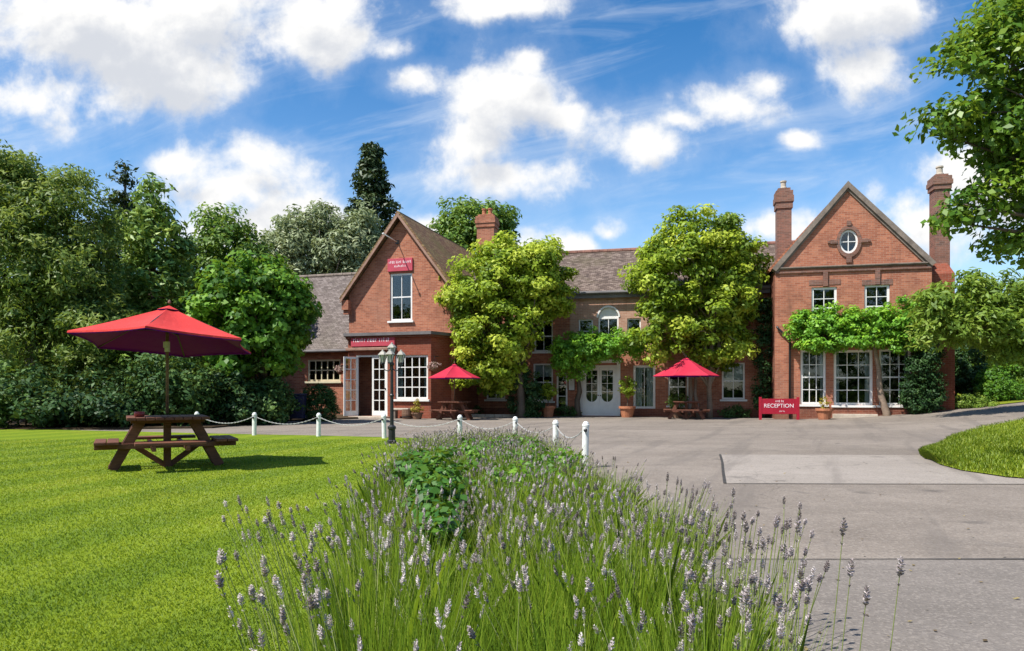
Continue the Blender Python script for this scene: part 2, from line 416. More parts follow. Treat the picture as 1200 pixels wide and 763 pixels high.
# ------------------------------------------------------------------ mesh builder
class MB:
    def __init__(s):
        s.v = []
        s.f = []

    def add(s, vs, fs, M=None):
        b = len(s.v)
        for p in vs:
            p = Vector(p)
            s.v.append(tuple(M @ p) if M is not None else tuple(p))
        for f in fs:
            s.f.append(tuple(i + b for i in f))
        return s

    def box(s, x0, y0, z0, x1, y1, z1, M=None):
        v = [(x0, y0, z0), (x1, y0, z0), (x1, y1, z0), (x0, y1, z0), (x0, y0, z1), (x1, y0, z1), (x1, y1, z1), (x0, y1, z1)]
        f = [(0, 3, 2, 1), (4, 5, 6, 7), (0, 1, 5, 4), (1, 2, 6, 5), (2, 3, 7, 6), (3, 0, 4, 7)]
        return s.add(v, f, M)

    def beam(s, p, q, w, h, up=(0, 0, 1)):
        p, q = Vector(p), Vector(q)
        d = (q - p).normalized()
        a = d.cross(Vector(up))
        if a.length < 1e-4:
            a = d.cross(Vector((1, 0, 0)))
        a.normalize()
        b = a.cross(d)
        v = []
        for c in (p, q):
            for (i, j) in ((-1, -1), (1, -1), (1, 1), (-1, 1)):
                v.append(c + a * (i * w / 2) + b * (j * h / 2))
        return s.add(v, [(0, 1, 2, 3), (7, 6, 5, 4), (0, 4, 5, 1), (1, 5, 6, 2), (2, 6, 7, 3), (3, 7, 4, 0)])

    def tube(s, pts, rad, n=8, caps=True):
        pts = [Vector(p) for p in pts]
        if not hasattr(rad, '__len__'):
            rad = [rad] * len(pts)
        vs, fs = [], []
        ref = Vector((0.13, 0.97, 0.2))
        for i, p in enumerate(pts):
            d = (pts[min(i + 1, len(pts) - 1)] - pts[max(i - 1, 0)]).normalized()
            r0 = ref if abs(d.dot(ref)) < 0.95 else Vector((1, 0, 0))
            a = d.cross(r0).normalized()
            b = d.cross(a)
            for k in range(n):
                t = 2 * math.pi * k / n
                vs.append(p + (a * math.cos(t) + b * math.sin(t)) * rad[i])
        for i in range(len(pts) - 1):
            for k in range(n):
                k2 = (k + 1) % n
                fs.append((i * n + k, i * n + k2, (i + 1) * n + k2, (i + 1) * n + k))
        if caps:
            fs.append(tuple(range(n - 1, -1, -1)))
            fs.append(tuple((len(pts) - 1) * n + k for k in range(n)))
        return s.add(vs, fs)

    def lathe(s, prof, n=16, c=(0, 0, 0), M=None):
        vs, fs = [], []
        for (r, z) in prof:
            for k in range(n):
                t = 2 * math.pi * k / n
                vs.append((c[0] + r * math.cos(t), c[1] + r * math.sin(t), c[2] + z))
        for i in range(len(prof) - 1):
            for k in range(n):
                k2 = (k + 1) % n
                fs.append((i * n + k, i * n + k2, (i + 1) * n + k2, (i + 1) * n + k))
        fs.append(tuple(range(n - 1, -1, -1)))
        fs.append(tuple((len(prof) - 1) * n + k for k in range(n)))
        return s.add(vs, fs, M)

    def slab(s, a, b, c, d, th):
        a, b, c, d = map(Vector, (a, b, c, d))
        n = (b - a).cross(d - a).normalized() * th
        vs = [a, b, c, d, a - n, b - n, c - n, d - n]
        return s.add(vs, [(0, 1, 2, 3), (7, 6, 5, 4), (0, 4, 5, 1), (1, 5, 6, 2), (2, 6, 7, 3), (3, 7, 4, 0)])

    def prism(s, pts, y0, y1):
        """outline in (x, z), extruded from y0 to y1"""
        n = len(pts)
        vs = [(x, y0, z) for x, z in pts] + [(x, y1, z) for x, z in pts]
        fs = [tuple(range(n)), tuple(range(2 * n - 1, n - 1, -1))]
        fs += [(i, n + i, n + (i + 1) % n, (i + 1) % n) for i in range(n)]
        return s.add(vs, fs)

    def pierced(s, outer, holes, y, depth):
        """wall face in the (x, z) plane at y with openings and their reveals"""
        loops = [[Vector((x, z, 0)) for x, z in L] for L in [outer] + holes]
        flat = [(p.x, y, p.y) for L in loops for p in L]
        fs = []
        for t in tessellate_polygon(loops):
            a, b, c = (Vector(flat[i]) for i in t)
            nn = (b - a).cross(c - a)
            fs.append(tuple(t) if nn.y < 0 else tuple(reversed(t)))
        s.add(flat, fs)
        for h in holes:
            n = len(h)
            vs = [(x, y, z) for x, z in h] + [(x, y + depth, z) for x, z in h]
            s.add(vs, [(i, (i + 1) % n, n + (i + 1) % n, n + i) for i in range(n)])
        return s

    def build(s, name, mat, parent=None, M=None, smooth=False, bevel=0.0, recalc=False):
        me = bpy.data.meshes.new(name)
        me.from_pydata(s.v, [], s.f)
        if recalc:
            import bmesh
            bm = bmesh.new()
            bm.from_mesh(me)
            bmesh.ops.recalc_face_normals(bm, faces=bm.faces)
            bm.to_mesh(me)
            bm.free()
        me.update()
        uvl = me.uv_layers.new(name='UVMap')
        vv = me.vertices
        for p in me.polygons:
            n = p.normal
            if abs(n.z) > 0.97:
                t, b = Vector((1, 0, 0)), Vector((0, 1, 0))
            else:
                t = Vector((-n.y, n.x, 0)).normalized()
                b = n.cross(t)
            for li in p.loop_indices:
                co = vv[me.loops[li].vertex_index].co
                uvl.data[li].uv = (co.dot(t), co.dot(b))
        if smooth:
            me.polygons.foreach_set('use_smooth', [True] * len(me.polygons))
        o = bpy.data.objects.new(name, me)
        COL.objects.link(o)
        me.materials.append(mat)
        if parent is not None:
            o.parent = parent
        if M is not None:
            o.matrix_basis = M
        if bevel:
            b = o.modifiers.new('bevel', 'BEVEL')
            b.width = bevel
            b.segments = 2
            b.limit_method = 'ANGLE'
        return o


def tag(o, label=None, cat=None, group=None, kind=None):
    if label: o['label'] = label
    if cat: o['category'] = cat
    if group: o['group'] = group
    if kind: o['kind'] = kind
    return o


def thing(name, label, cat, loc=(0, 0, 0), rz=0.0, group=None):
    o = bpy.data.objects.new(name, None)
    COL.objects.link(o)
    o.empty_display_size = 0.2
    o.matrix_basis = Matrix.Translation(loc) @ Matrix.Rotation(rz, 4, 'Z')
    return tag(o, label, cat, group)


def copy_tree(o, parent=None):
    c = o.copy()
    COL.objects.link(c)
    if parent is not None:
        c.parent = parent
    for ch in list(o.children):
        copy_tree(ch, c)
    return c


def sstep(t):
    t = max(0.0, min(1.0, t))
    return t * t * (3 - 2 * t)


def gz(x, y):
    """height of the ground: it climbs gently to the right behind the drive"""
    return 1.0 * sstep((x - 11) / 15) * sstep((y - 12) / 14)


def inside(x, y, P):
    c = False
    j = len(P) - 1
    for i in range(len(P)):
        if (P[i][1] > y) != (P[j][1] > y) and x < (P[j][0] - P[i][0]) * (y - P[i][1]) / (P[j][1] - P[i][1]) + P[i][0]:
            c = not c
        j = i
    return c


# ------------------------------------------------------------------ foliage
def quads(name, P, A, B, tint, mat, parent=None, fold=None):
    """one four-cornered leaf at each P, spanned by half axes A (length) and B (width)"""
    n = len(P)
    V = np.empty((n, 4, 3), np.float32)
    fo = 0 if fold is None else fold
    V[:, 0] = P - A
    V[:, 1] = P + B + fo
    V[:, 2] = P + A
    V[:, 3] = P - B + fo
    me = bpy.data.meshes.new(name)
    me.vertices.add(4 * n)
    me.vertices.foreach_set('co', V.reshape(-1))
    me.loops.add(4 * n)
    me.loops.foreach_set('vertex_index', np.arange(4 * n, dtype=np.int32))
    me.polygons.add(n)
    me.polygons.foreach_set('loop_start', np.arange(0, 4 * n, 4, dtype=np.int32))
    at = me.attributes.new('tint', 'FLOAT', 'FACE')
    at.data.foreach_set('value', np.clip(tint, 0, 1).astype(np.float32))
    me.update()
    me.validate()
    me.materials.append(mat)
    o = bpy.data.objects.new(name, me)
    COL.objects.link(o)
    if parent is not None:
        o.parent = parent
    return o


def unit(v):
    return v / (np.linalg.norm(v, axis=1, keepdims=True) + 1e-9)


def clumps(rng, ells, n, shell=0.55, jit=0.10):
    E = np.array(ells, float)
    wts = (E[:, 3] * E[:, 4] + E[:, 3] * E[:, 5] + E[:, 4] * E[:, 5])
    ix = rng.choice(len(E), n, p=wts / wts.sum())
    d = unit(rng.normal(size=(n, 3)))
    r = (shell ** 3 + (1 - shell ** 3) * rng.random(n)) ** (1 / 3)
    r = r * (1 + jit * rng.normal(size=n))
    return E[ix, :3] + d * r[:, None] * E[ix, 3:], d


def foliage(name, ells, n, per, cr, ls, mat, parent, seed, flat=0.7, shell=0.55, aspect=0.5, droop=0.0, up=0.5, tvar=0.25, zmin=None, cen=None, jit=0.10):
    rng = np.random.default_rng(seed)
    if cen is None:
        c, d = clumps(rng, ells, n, shell, jit)
    else:
        c = np.asarray(cen, float)
        n = len(c)
        d = unit(rng.normal(size=(n, 3)))
    crs = cr * rng.uniform(0.6, 1.35, n)
    cnt = np.maximum(3, (per * (crs / cr) ** 2).astype(int))
    ix = np.repeat(np.arange(n), cnt)
    m = len(ix)
    o = unit(rng.normal(size=(m, 3))) * (rng.random(m) ** 0.45)[:, None]
    o[:, 2] *= flat
    P = c[ix] + o * crs[ix][:, None]
    if zmin is not None:
        P[:, 2] = np.maximum(P[:, 2], zmin + rng.random(m) * 0.1)
    N = unit(d[ix] * 0.35 + o * 0.7 + np.array([0, 0, up]) + rng.normal(size=(m, 3)) * 0.45)
    rd = rng.normal(size=(m, 3))
    if droop:
        rd = rd * (1 - droop) + np.array([0, 0, -1.0]) * droop
    A = unit(np.cross(N, np.cross(rd, N)))
    B = np.cross(N, A)
    sz = ls * rng.uniform(0.6, 1.3, m)
    tint = np.clip(rng.normal(0.45, tvar * 0.8, n), 0, 1)[ix] + rng.normal(0, 0.14, m)
    return quads(name, P, A * (sz / 2)[:, None], B * (sz * aspect / 2)[:, None], tint, mat, parent, N * (sz * 0.12)[:, None]), c


def limb_mesh(name, base, top, r, targets, mat, parent, seed, n=8, forks=None):
    rng = random.Random(seed)
    mb = MB()
    base, top = Vector(base), Vector(top)
    pts, rad = [], []
    for i in range(7):
        t = i / 6
        w = 0.05 * (top - base).length * math.sin(t * 3.0)
        pts.append(base.lerp(top, t) + Vector((rng.uniform(-1, 1) * w * 0.5, rng.uniform(-1, 1) * w * 0.5, 0)))
        rad.append(r * (1.25 if i == 0 else 1.0) * (1 - 0.6 * t))
    pts[0] = base
    mb.tube(pts, rad, n)
    for tg in targets:
        tg = Vector(tg)
        k = rng.randint(2, 6)
        s0 = pts[k]
        mid = s0.lerp(tg, 0.5) + Vector((rng.uniform(-.3, .3), rng.uniform(-.3, .3), (tg - s0).length * 0.10))
        r0 = rad[k] * 0.5
        mb.tube([s0, s0.lerp(mid, 0.5) + Vector((0, 0, .05)), mid, mid.lerp(tg, 0.6), tg], [r0, r0 * .8, r0 * .6, r0 * .4, r0 * .18], 6)
    return mb.build(name, mat, parent, smooth=True)


def tree(name, label, cat, x, y, ells, th, tr, n, per, cr, ls, mat, seed, group=None, bark=None, limbs=14, rel=True, **kw):
    z = gz(x, y)
    root = thing(name, label, cat, (x, y, z), 0, group)
    o, c = foliage('crown', ells, n, per, cr, ls, mat, root, seed, **kw)
    rng = random.Random(seed)
    tg = [c[i] for i in rng.sample(range(len(c)), min(limbs, len(c)))]
    limb_mesh('trunk', (0, 0, -0.15), (rng.uniform(-.2, .2), rng.uniform(-.2, .2), th), tr, tg, bark or M_BARK, root, seed)
    return root


def shrub(name, label, cat, x, y, ells, n, per, cr, ls, mat, seed, group=None, z=None, part='foliage', stems=5, **kw):
    zz = gz(x, y) if z is None else z
    root = thing(name, label, cat, (x, y, zz), 0, group)
    o, c = foliage(part, ells, n, per, cr, ls, mat, root, seed, **kw)
    rng = random.Random(seed)
    mb = MB()
    for i in rng.sample(range(len(c)), min(stems, len(c))):
        p = Vector(c[i])
        mb.tube([(rng.uniform(-.1, .1), rng.uniform(-.1, .1), -0.05), p * 0.5 + Vector((0, 0, .1)), p], [0.03, 0.02, 0.008], 5)
    mb.build('stem', M_BARK, root, smooth=True)
    return root


# ------------------------------------------------------------------ ground, drive, lawns
def sheet(name, xs, ys, dz, mat, keep=None):
    mb = MB()
    idx = {}
    for j, y in enumerate(ys):
        for i, x in enumerate(xs):
            idx[i, j] = len(mb.v)
            mb.v.append((x, y, gz(x, y) + dz))
    for j in range(len(ys) - 1):
        for i in range(len(xs) - 1):
            mb.f.append((idx[i, j], idx[i + 1, j], idx[i + 1, j + 1], idx[i, j + 1]))
    return tag(mb.build(name, mat, smooth=True), kind='structure')


fr_ = lambda a, b, s: [a + (b - a) * i / round((b - a) / s) for i in range(round((b - a) / s) + 1)]
sheet('ground', [-600, -300, -150] + fr_(-80, 80, 4) + [150, 300, 600], [-300, -100] + fr_(-40, 120, 4) + [250, 500, 900], -0.12, M_FIELD)
sheet('driveway', fr_(-26, 46, 1.0), fr_(-8, 46, 1.0), 0.0, M_ROAD)


def flat_sheet(name, pts, z, mat, th=0.0, kind='structure'):
    mb = MB()
    flat = [(x, y, z) for x, y in pts]
    fs = []
    for t in tessellate_polygon([[Vector((x, y, 0)) for x, y in pts]]):
        a, b, c = (Vector(flat[i]) for i in t)
        fs.append(tuple(t) if (b - a).cross(c - a).z > 0 else tuple(reversed(t)))
    mb.add(flat, fs)
    if th:
        n = len(pts)
        vs = flat + [(x, y, z - th) for x, y in pts]
        mb.add(vs, [(i, (i + 1) % n, n + (i + 1) % n, n + i) for i in range(n)])
    o = mb.build(name, mat)
    if kind: tag(o, kind=kind)
    return o


LAWN_EDGE = [(.8, -4), (1.0, 3.5), (1.0, 6), (1.16, 9.5), (1.22, 11.2), (0.98, 13.1), (0.25, 14.75), (-1.15, 15.9), (-3.05, 16.65), (-4.85, 17.3),
             (-6.6, 17.75), (-8.4, 18.3), (-10.5, 19.0), (-13, 19.8), (-18, 20.6)]
flat_sheet('lawn', LAWN_EDGE + [(-60, 21), (-60, -4)], 0.04, M_LAWN, 0.08)
flat_sheet('shrub_bed', [(-9.4, 21.4), (-8.9, 26.2), (-6.5, 28.8), (-7.5, 33.0), (-60, 33.0), (-60, 19.8), (-18, 20.2), (-12.4, 20.6)], 0.055, M_SOIL, 0.09)
flat_sheet('flower_bed', [(.88, 0.3), (1.06, 3), (1.12, 6), (1.14, 9.5), (0.95, 11.8), (0.4, 13.9), (-0.9, 15.1), (-1.5, 14.4), (-1.9, 12.5), (-1.6, 9), (-1.25, 6), (-0.95, 3.5), (-0.6, 1.6), (-0.5, 0.3)], 0.05, M_SOIL, 0.06)
flat_sheet('road_patch', [(3.78, 12.45), (3.39, 11.0), (2.68, 8.55), (2.9, 8.5), (5.6, 8.48), (7.2, 8.45), (8.6, 9.6), (9.0, 12.3)], 0.004, M_ROADP)
flat_sheet('road_near', [(0.9, -6), (0.9, 4.66), (9, 4.62), (20, 4.55), (20, -6)], 0.004, M_ROADN)
mb = MB()
for pts, w in (([(1.0, 4.665), (2.2, 4.655), (3.4, 4.675), (5, 4.66), (8, 4.64), (14, 4.61)], 0.011),
               ([(3.80, 12.47), (3.6, 11.75), (3.39, 11.0), (3.03, 9.8), (2.66, 8.53)], 0.02),
               ([(2.66, 8.5), (3.4, 8.5), (4.6, 8.47), (6.5, 8.45)], 0.009)):
    for i in range(len(pts) - 1):
        a, b = Vector((*pts[i], 0.008)), Vector((*pts[i + 1], 0.008))
        n = Vector((-(b - a).y, (b - a).x, 0)).normalized() * w
        mb.add([a - n, b - n, b + n, a + n], [(0, 1, 2, 3)])
tag(mb.build('tar_seam', M_SEAM), kind='structure')


def ruled(name, A, B, n, dz, mat, mound=0.0):
    """sheet between two edge lines of equal length; rises to a low mound in the middle"""
    mb = MB()
    for i in range(len(A)):
        for j in range(n + 1):
            t = j / n
            x = A[i][0] * (1 - t) + B[i][0] * t
            y = A[i][1] * (1 - t) + B[i][1] * t
            e = min(1.0, 4 * t * (1 - t)) * min(1, i / 2.0)
            mb.v.append((x, y, gz(x, y) + dz + mound * math.sqrt(max(0, e))))
    k = n + 1
    for i in range(len(A) - 1):
        for j in range(n):
            mb.f.append((i * k + j, i * k + j + 1, (i + 1) * k + j + 1, (i + 1) * k + j))
    o = mb.build(name, mat, smooth=True, recalc=True)
    return tag(o, kind='structure')


def dense(P, n):
    L = [0]
    for i in range(len(P) - 1):
        L.append(L[-1] + math.dist(P[i], P[i + 1]))
    out = []
    for k in range(n):
        d = L[-1] * k / (n - 1)
        i = max(j for j in range(len(L) - 1) if L[j] <= d + 1e-9)
        t = (d - L[i]) / max(1e-9, L[i + 1] - L[i])
        out.append((P[i][0] + (P[i + 1][0] - P[i][0]) * t, P[i][1] + (P[i + 1][1] - P[i][1]) * t))
    return out


IS_FAR = dense([(7.02, 11.6), (7.5, 12.6), (9.0, 14.4), (11.4, 17.6), (14.1, 20.5), (16.8, 22.3), (22, 24.8), (30, 27)], 34)
IS_NEAR = dense([(7.0, 11.4), (6.66, 10.6), (6.45, 9.6), (6.7, 8.8), (8.2, 8.0), (12, 7.4), (20, 7), (30, 8)], 34)
ruled('grass_island', IS_NEAR, IS_FAR, 16, 0.02, M_GRASS, 0.10)
ruled('far_lawn', dense([(17.6, 27.6), (19.5, 27.4), (23, 28.2), (30, 30), (46, 34)], 20), dense([(17.6, 34), (19.5, 36), (23, 40), (30, 44), (46, 46)], 20), 12, 0.03, M_GRASS, 0.02)


# ------------------------------------------------------------------ the house
class Fr:
    def __init__(s, x, y, b):
        s.x, s.y, s.b = x, y, R(b)
        s.M = Matrix.Translation((x, y, 0)) @ Matrix.Rotation(-s.b, 4, 'Z')

    def at(s, px, py, t):
        """position on the wall plane t metres behind this frame's front"""
        r = (px - 600) / 800
        ca, sa = math.cos(s.b), math.sin(s.b)
        q = (r * (s.y + t * ca) - s.x - t * sa) / (ca + r * sa)
        Y = s.y - q * sa + t * ca
        return q, CAMZ + (459 - py) / 800 * Y

    def rect(s, x0, y0, x1, y1, t):
        xm = (x0 + x1) / 2
        a, _ = s.at(x0, y0, t)
        b, _ = s.at(x1, y0, t)
        _, zt = s.at(xm, y0, t)
        _, zb = s.at(xm, y1, t)
        return a, zb, b, zt

    def w(s, q, t, z=0):
        return s.M @ Vector((q, t, z))


FM = Fr(14, 28, 13)
FL = Fr(-5.04, 31, 17)
house = thing('brick_house', 'long two storey red brick country house with two gabled wings', 'house')
house.matrix_basis = FM.M.copy()
ML = FM.M.inverted() @ FL.M
IDM = Matrix.Identity(4)


def rect_hole(a, z0, b, z1):
    return [(a, z0), (b, z0), (b, z1), (a, z1)]


def arch_hole(a, z0, b, z1, n=10):
    r = (b - a) / 2
    c = (a + b) / 2
    zc = z1 - r
    return [(a, z0), (b, z0)] + [(c + r * math.cos(math.pi * i / n), zc + r * math.sin(math.pi * i / n)) for i in range(n + 1)]


def window(base, t, a, z0, b, z1, cols, rows, mat=None, sill=True, curtain=0, blind=0.0, fw=0.07, bar=0.028, meet=False, arched=False, label=None, skipname='window'):
    """window part > glass pane, sill, curtain; local origin at the foot of the opening"""
    mat = mat or M_WHITE
    M = base @ Matrix.Translation(((a + b) / 2, t, z0))
    w, h = b - a, z1 - z0
    mb = MB()
    e = 0.004
    y0, y1 = 0.06, 0.14
    x0, x1 = -w / 2 + e, w / 2 - e
    if arched:
        r = w / 2
        zt = h - r
        zt2 = zt
        mb.box(x0, y0, e, x0 + fw, y1, zt)
        mb.box(x1 - fw, y0, e, x1, y1, zt)
        mb.box(x0 + fw, y0, e, x1 - fw, y1, fw)
        mb.box(x0 + fw, y0, zt - fw, x1 - fw, y1, zt)
        half = [(r * 0.985 * math.cos(math.pi * i / 14), zt + r * 0.985 * math.sin(math.pi * i / 14)) for i in range(15)]
        mb.prism([(x, z) for x, z in reversed(half)], y0 + .02, y1)
        # moulded arch ring standing proud of the wall
        for i in range(14):
            p, q = half[i], half[i + 1]
            k = 1.16
            cz = zt
            pp = (p[0] * k, cz + (p[1] - cz) * k)
            qq = (q[0] * k, cz + (q[1] - cz) * k)
            mb.prism([p, q, qq, pp], -0.05, -0.003)
        gx0, gx1, gz0, gz1 = x0 + fw, x1 - fw, fw, zt - fw
    else:
        mb.box(x0, y0, e, x0 + fw, y1, h - e)
        mb.box(x1 - fw, y0, e, x1, y1, h - e)
        mb.box(x0 + fw, y0, e, x1 - fw, y1, e + fw)
        mb.box(x0 + fw, y0, h - e - fw, x1 - fw, y1, h - e)
        gx0, gx1, gz0, gz1 = x0 + fw, x1 - fw, e + fw, h - e - fw
    zs = [gz0 + (gz1 - gz0) * i / rows for i in range(rows + 1)]
    for i in range(1, rows):
        th = bar * (2.0 if meet and i == rows // 2 else 1)
        mb.box(gx0, y0 + .015, zs[i] - th / 2, gx1, y1 - .02, zs[i] + th / 2)
    for i in range(1, cols):
        x = gx0 + (gx1 - gx0) * i / cols
        for k in range(rows):
            th0 = bar * (2.0 if meet and k == rows // 2 else 1) if k else 0
            th1 = bar * (2.0 if meet and k + 1 == rows // 2 else 1) if k + 1 < rows else 0
            mb.box(x - bar / 2, y0 + .012, zs[k] + th0 / 2, x + bar / 2, y1 - .022, zs[k + 1] - th1 / 2)
    o = mb.build(skipname, mat, house, M)
    if label:
        o['label'] = label
    g = MB().box(gx0, y1 - .045, gz0, gx1, y1 - .039, gz1)
    g.build('pane', M_GLASS, o)
    if sill:
        MB().box(-w / 2 - .09, -.10, -.09, w / 2 + .09, .055, -.004).build('sill', mat, o, bevel=.008)
    if curtain:
        for sd in ((-1, 1) if curtain >= 2 else (-1,)):
            cw = w * {1: .3, 2: .15, 3: .36}[curtain]
            cm = MB()
            vs = []
            for i in range(13):
                x = sd * (w / 2 - .03) - sd * cw * i / 12
                y = 0.24 + 0.03 * math.sin(i * 1.9)
                vs += [(x, y, .05), (x, y, h - .06)]
            cm.add(vs, [(2 * i, 2 * i + 2, 2 * i + 3, 2 * i + 1) for i in range(12)])
            cm.build('curtain', M_CURT, o, smooth=True)
    if blind:
        MB().box(-w / 2 + .03, .20, h * (1 - blind), w / 2 - .03, .212, h - .05).build('blind', M_CURT, o)
    return o


# ---- right wing
sL, _ = FM.at(908, 400, 0)
sR, _ = FM.at(1092, 400, 0)
sA, zA = FM.at(993, 213, 0)
_, zC = FM.at(1000, 313, 0)
holes, wins = [], []


def add_win(frame, base, t, px, cols, rows, store, **kw):
    a, z0, b, z1 = frame.rect(*px, t)
    store.append(arch_hole(a, z0, b, z1) if kw.get('arched') else rect_hole(a, z0, b, z1))
    window(base, t, a, z0, b, z1, cols, rows, **kw)


H = []
add_win(FM, IDM, 0, (938, 410, 968, 474), 3, 4, H, fw=.09, curtain=2, meet=True)
add_win(FM, IDM, 0, (977, 410, 1023, 475), 3, 4, H, fw=.10, curtain=2, meet=True)
add_win(FM, IDM, 0, (1030, 409, 1068, 475), 3, 4, H, fw=.09, curtain=2, meet=True)
add_win(FM, IDM, 0, (951, 336.5, 981, 385), 2, 4, H, fw=.09, meet=True)
add_win(FM, IDM, 0, (1013, 333.5, 1043, 384), 2, 4, H, fw=.09, meet=True)
oc, oz = FM.at(994.5, 283, 0)
orx, orz = 0.36, 0.50
H.append([(oc + orx * math.cos(2 * math.pi * i / 20), oz + orz * math.sin(2 * math.pi * i / 20)) for i in range(20)])
MB().pierced([(sL, -.6), (sR, -.6), (sR, zC), (sA, zA - .12), (sL, zC)], H, 0, .22).build('wall', M_BRICK, house, label if False else None)
# oval window and its stone surround
mb = MB()
N_ = 28
for i in range(N_):
    t0, t1 = 2 * math.pi * i / N_, 2 * math.pi * (i + 1) / N_
    f = lambda t, k: (k * orx * math.cos(t), k * orz * math.sin(t))
    mb.prism([f(t0, .985), f(t1, .985), f(t1, .8), f(t0, .8)], .03, .12)
mb.box(-.015, .05, -orz * .8, .015, .1, orz * .8)
mb.box(-orx * .78, .051, -.015, orx * .78, .099, .015)
ov = mb.build('window', M_WHITE, house, Matrix.Translation((oc, 0, oz)))
ov['label'] = 'small white oval window high in the gable'
gp = MB()
gp.prism([(orx * .8 * math.cos(2 * math.pi * i / 24), orz * .8 * math.sin(2 * math.pi * i / 24)) for i in range(24)], .085, .09)
gp.build('pane', M_GLASS, ov, recalc=True)
mb = MB()
for i in range(N_):
    t0, t1 = 2 * math.pi * i / N_, 2 * math.pi * (i + 1) / N_
    mb.prism([f(t0, 1.0), f(t1, 1.0), f(t1, 1.32), f(t0, 1.32)], -.06, -.003)
for (cx, cz, w, h) in ((0, orz * 1.32 + .08, .16, .2), (0, -orz * 1.32 - .1, .2, .24), (orx * 1.32 + .1, 0, .26, .15), (-orx * 1.32 - .1, 0, .26, .15)):
    mb.box(cx - w / 2, -.09, cz - h / 2, cx + w / 2, -.002, cz + h / 2)
    if h < w:
        mb.box(cx + (w * .5 if cx > 0 else -w * .5 - .1), -.08, cz - h * .35, cx + (w * .5 + .1 if cx > 0 else -w * .5), -.002, cz + h * .35)
mb.build('oval_surround', M_CHIM, house, Matrix.Translation((oc, 0, oz)), recalc=True)

# coping up both slopes, cornice, keystones
mb = MB()
for (x0, x1) in ((sL - .12, sA), (sR + .12, sA)):
    zl = zC + .05
    d = Vector((x1 - x0, 0, zA - zl)).normalized()
    nrm = Vector((-d.z, 0, d.x)) if x1 > x0 else Vector((d.z, 0, -d.x))
    p0, p1 = Vector((x0, 0, zl)), Vector((x1, 0, zA))
    q0, q1 = p0 - nrm * .20, p1 - Vector((0, 0, .27))
    yy = -.14 if x1 > x0 else -.139
    mb.add([(p.x, yy, p.z) for p in (p0, p1, q1, q0)] + [(p.x, .34, p.z) for p in (p0, p1, q1, q0)],
           [(0, 1, 2, 3), (7, 6, 5, 4), (0, 4, 5, 1), (1, 5, 6, 2), (2, 6, 7, 3), (3, 7, 4, 0)])
    r0, r1 = q0 - nrm * .09, q1 - Vector((0, 0, .12))
    mb.add([(p.x, yy + .08, p.z) for p in (q0, q1, r1, r0)] + [(p.x, -.002, p.z) for p in (q0, q1, r1, r0)],
           [(0, 1, 2, 3), (7, 6, 5, 4), (0, 4, 5, 1), (1, 5, 6, 2), (2, 6, 7, 3), (3, 7, 4, 0)])
mb.build('coping', M_STONE, house, recalc=True)
mb = MB()
mb.box(sL - .1, -.12, zC + .03, sR + .1, -.002, zC + .08)
mb.box(sL - .06, -.07, zC - .01, sR + .06, -.002, zC + .029)
mb.build('cornice', M_STONE, house, bevel=.01)
mb = MB()
mb.box(sL, -.07, zC - .17, sR, -.002, zC - .095)
for pxs in (967, 1028):
    a, _ = FM.at(pxs, 320, 0)
    mb.box(a - .09, -.08, zC - .75, a + .09, -.003, zC - .172)
for pxr in ((948, 985), (1010, 1046)):
    a, z = FM.at(pxr[0], 334, 0)
    b, _ = FM.at(pxr[1], 334, 0)
    mb.box(a, -.02, z - .02, b, -.002, z + .2)
mb.build('brick_band', M_CHIM, house)
# plinth under the ground floor windows
mb = MB()
a0, zp = FM.at(935, 478, 0)
mb.box(sL, -.05, -.6, sR, -.002, FM.at(1000, 479, 0)[1])
mb.build('plinth', M_BRICKD, house)
mb = MB()
aa, za_ = FM.at(975, 476, 0)
bb, _ = FM.at(1026, 476, 0)
mb.box(aa, -.32, -.2, bb, -.053, FM.at(1000, 485, 0)[1])
mb.build('step', M_STONEL, house, bevel=.01)
# sides, back and roof of the right wing
DEP = 11
mb = MB()
for (x, th) in ((sL, .25), (sR - .25, .25)):
    mb.box(x, .003, -.6, x + th, DEP, zC - .02)
mb.box(sL, DEP, -.6, sR, DEP + .25, zC - .02)
mb.build('side_wall', M_BRICKD, house)
mb = MB()
zr = zA - .22
mb.slab((sA, .3, zr), (sL - .15, .3, zC - .02), (sL - .15, DEP + .3, zC - .02), (sA, DEP + .3, zr), .12)
mb.slab((sR + .15, .3, zC - .02), (sA, .3, zr + .002), (sA, DEP + .3, zr + .002), (sR + .15, DEP + .3, zC - .02), .12)
mb.build('roof', M_RTILE, house, recalc=True)
# interiors: floors keep the rooms dark and real
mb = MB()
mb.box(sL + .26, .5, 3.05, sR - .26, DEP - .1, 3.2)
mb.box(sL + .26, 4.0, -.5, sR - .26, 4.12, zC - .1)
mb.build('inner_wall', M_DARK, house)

# downpipe at the left corner of the wing
mb = MB()
q0, z0 = FM.at(925, 395, 0)
mb.tube([(sL + .06, -.10, z0 + .45), (sL + .12, -.11, z0 + .35), (q0, -.12, z0 - .1), (q0, -.12, .02)], .045, 8)
mb.build('downpipe', M_BLACK, house, smooth=True)


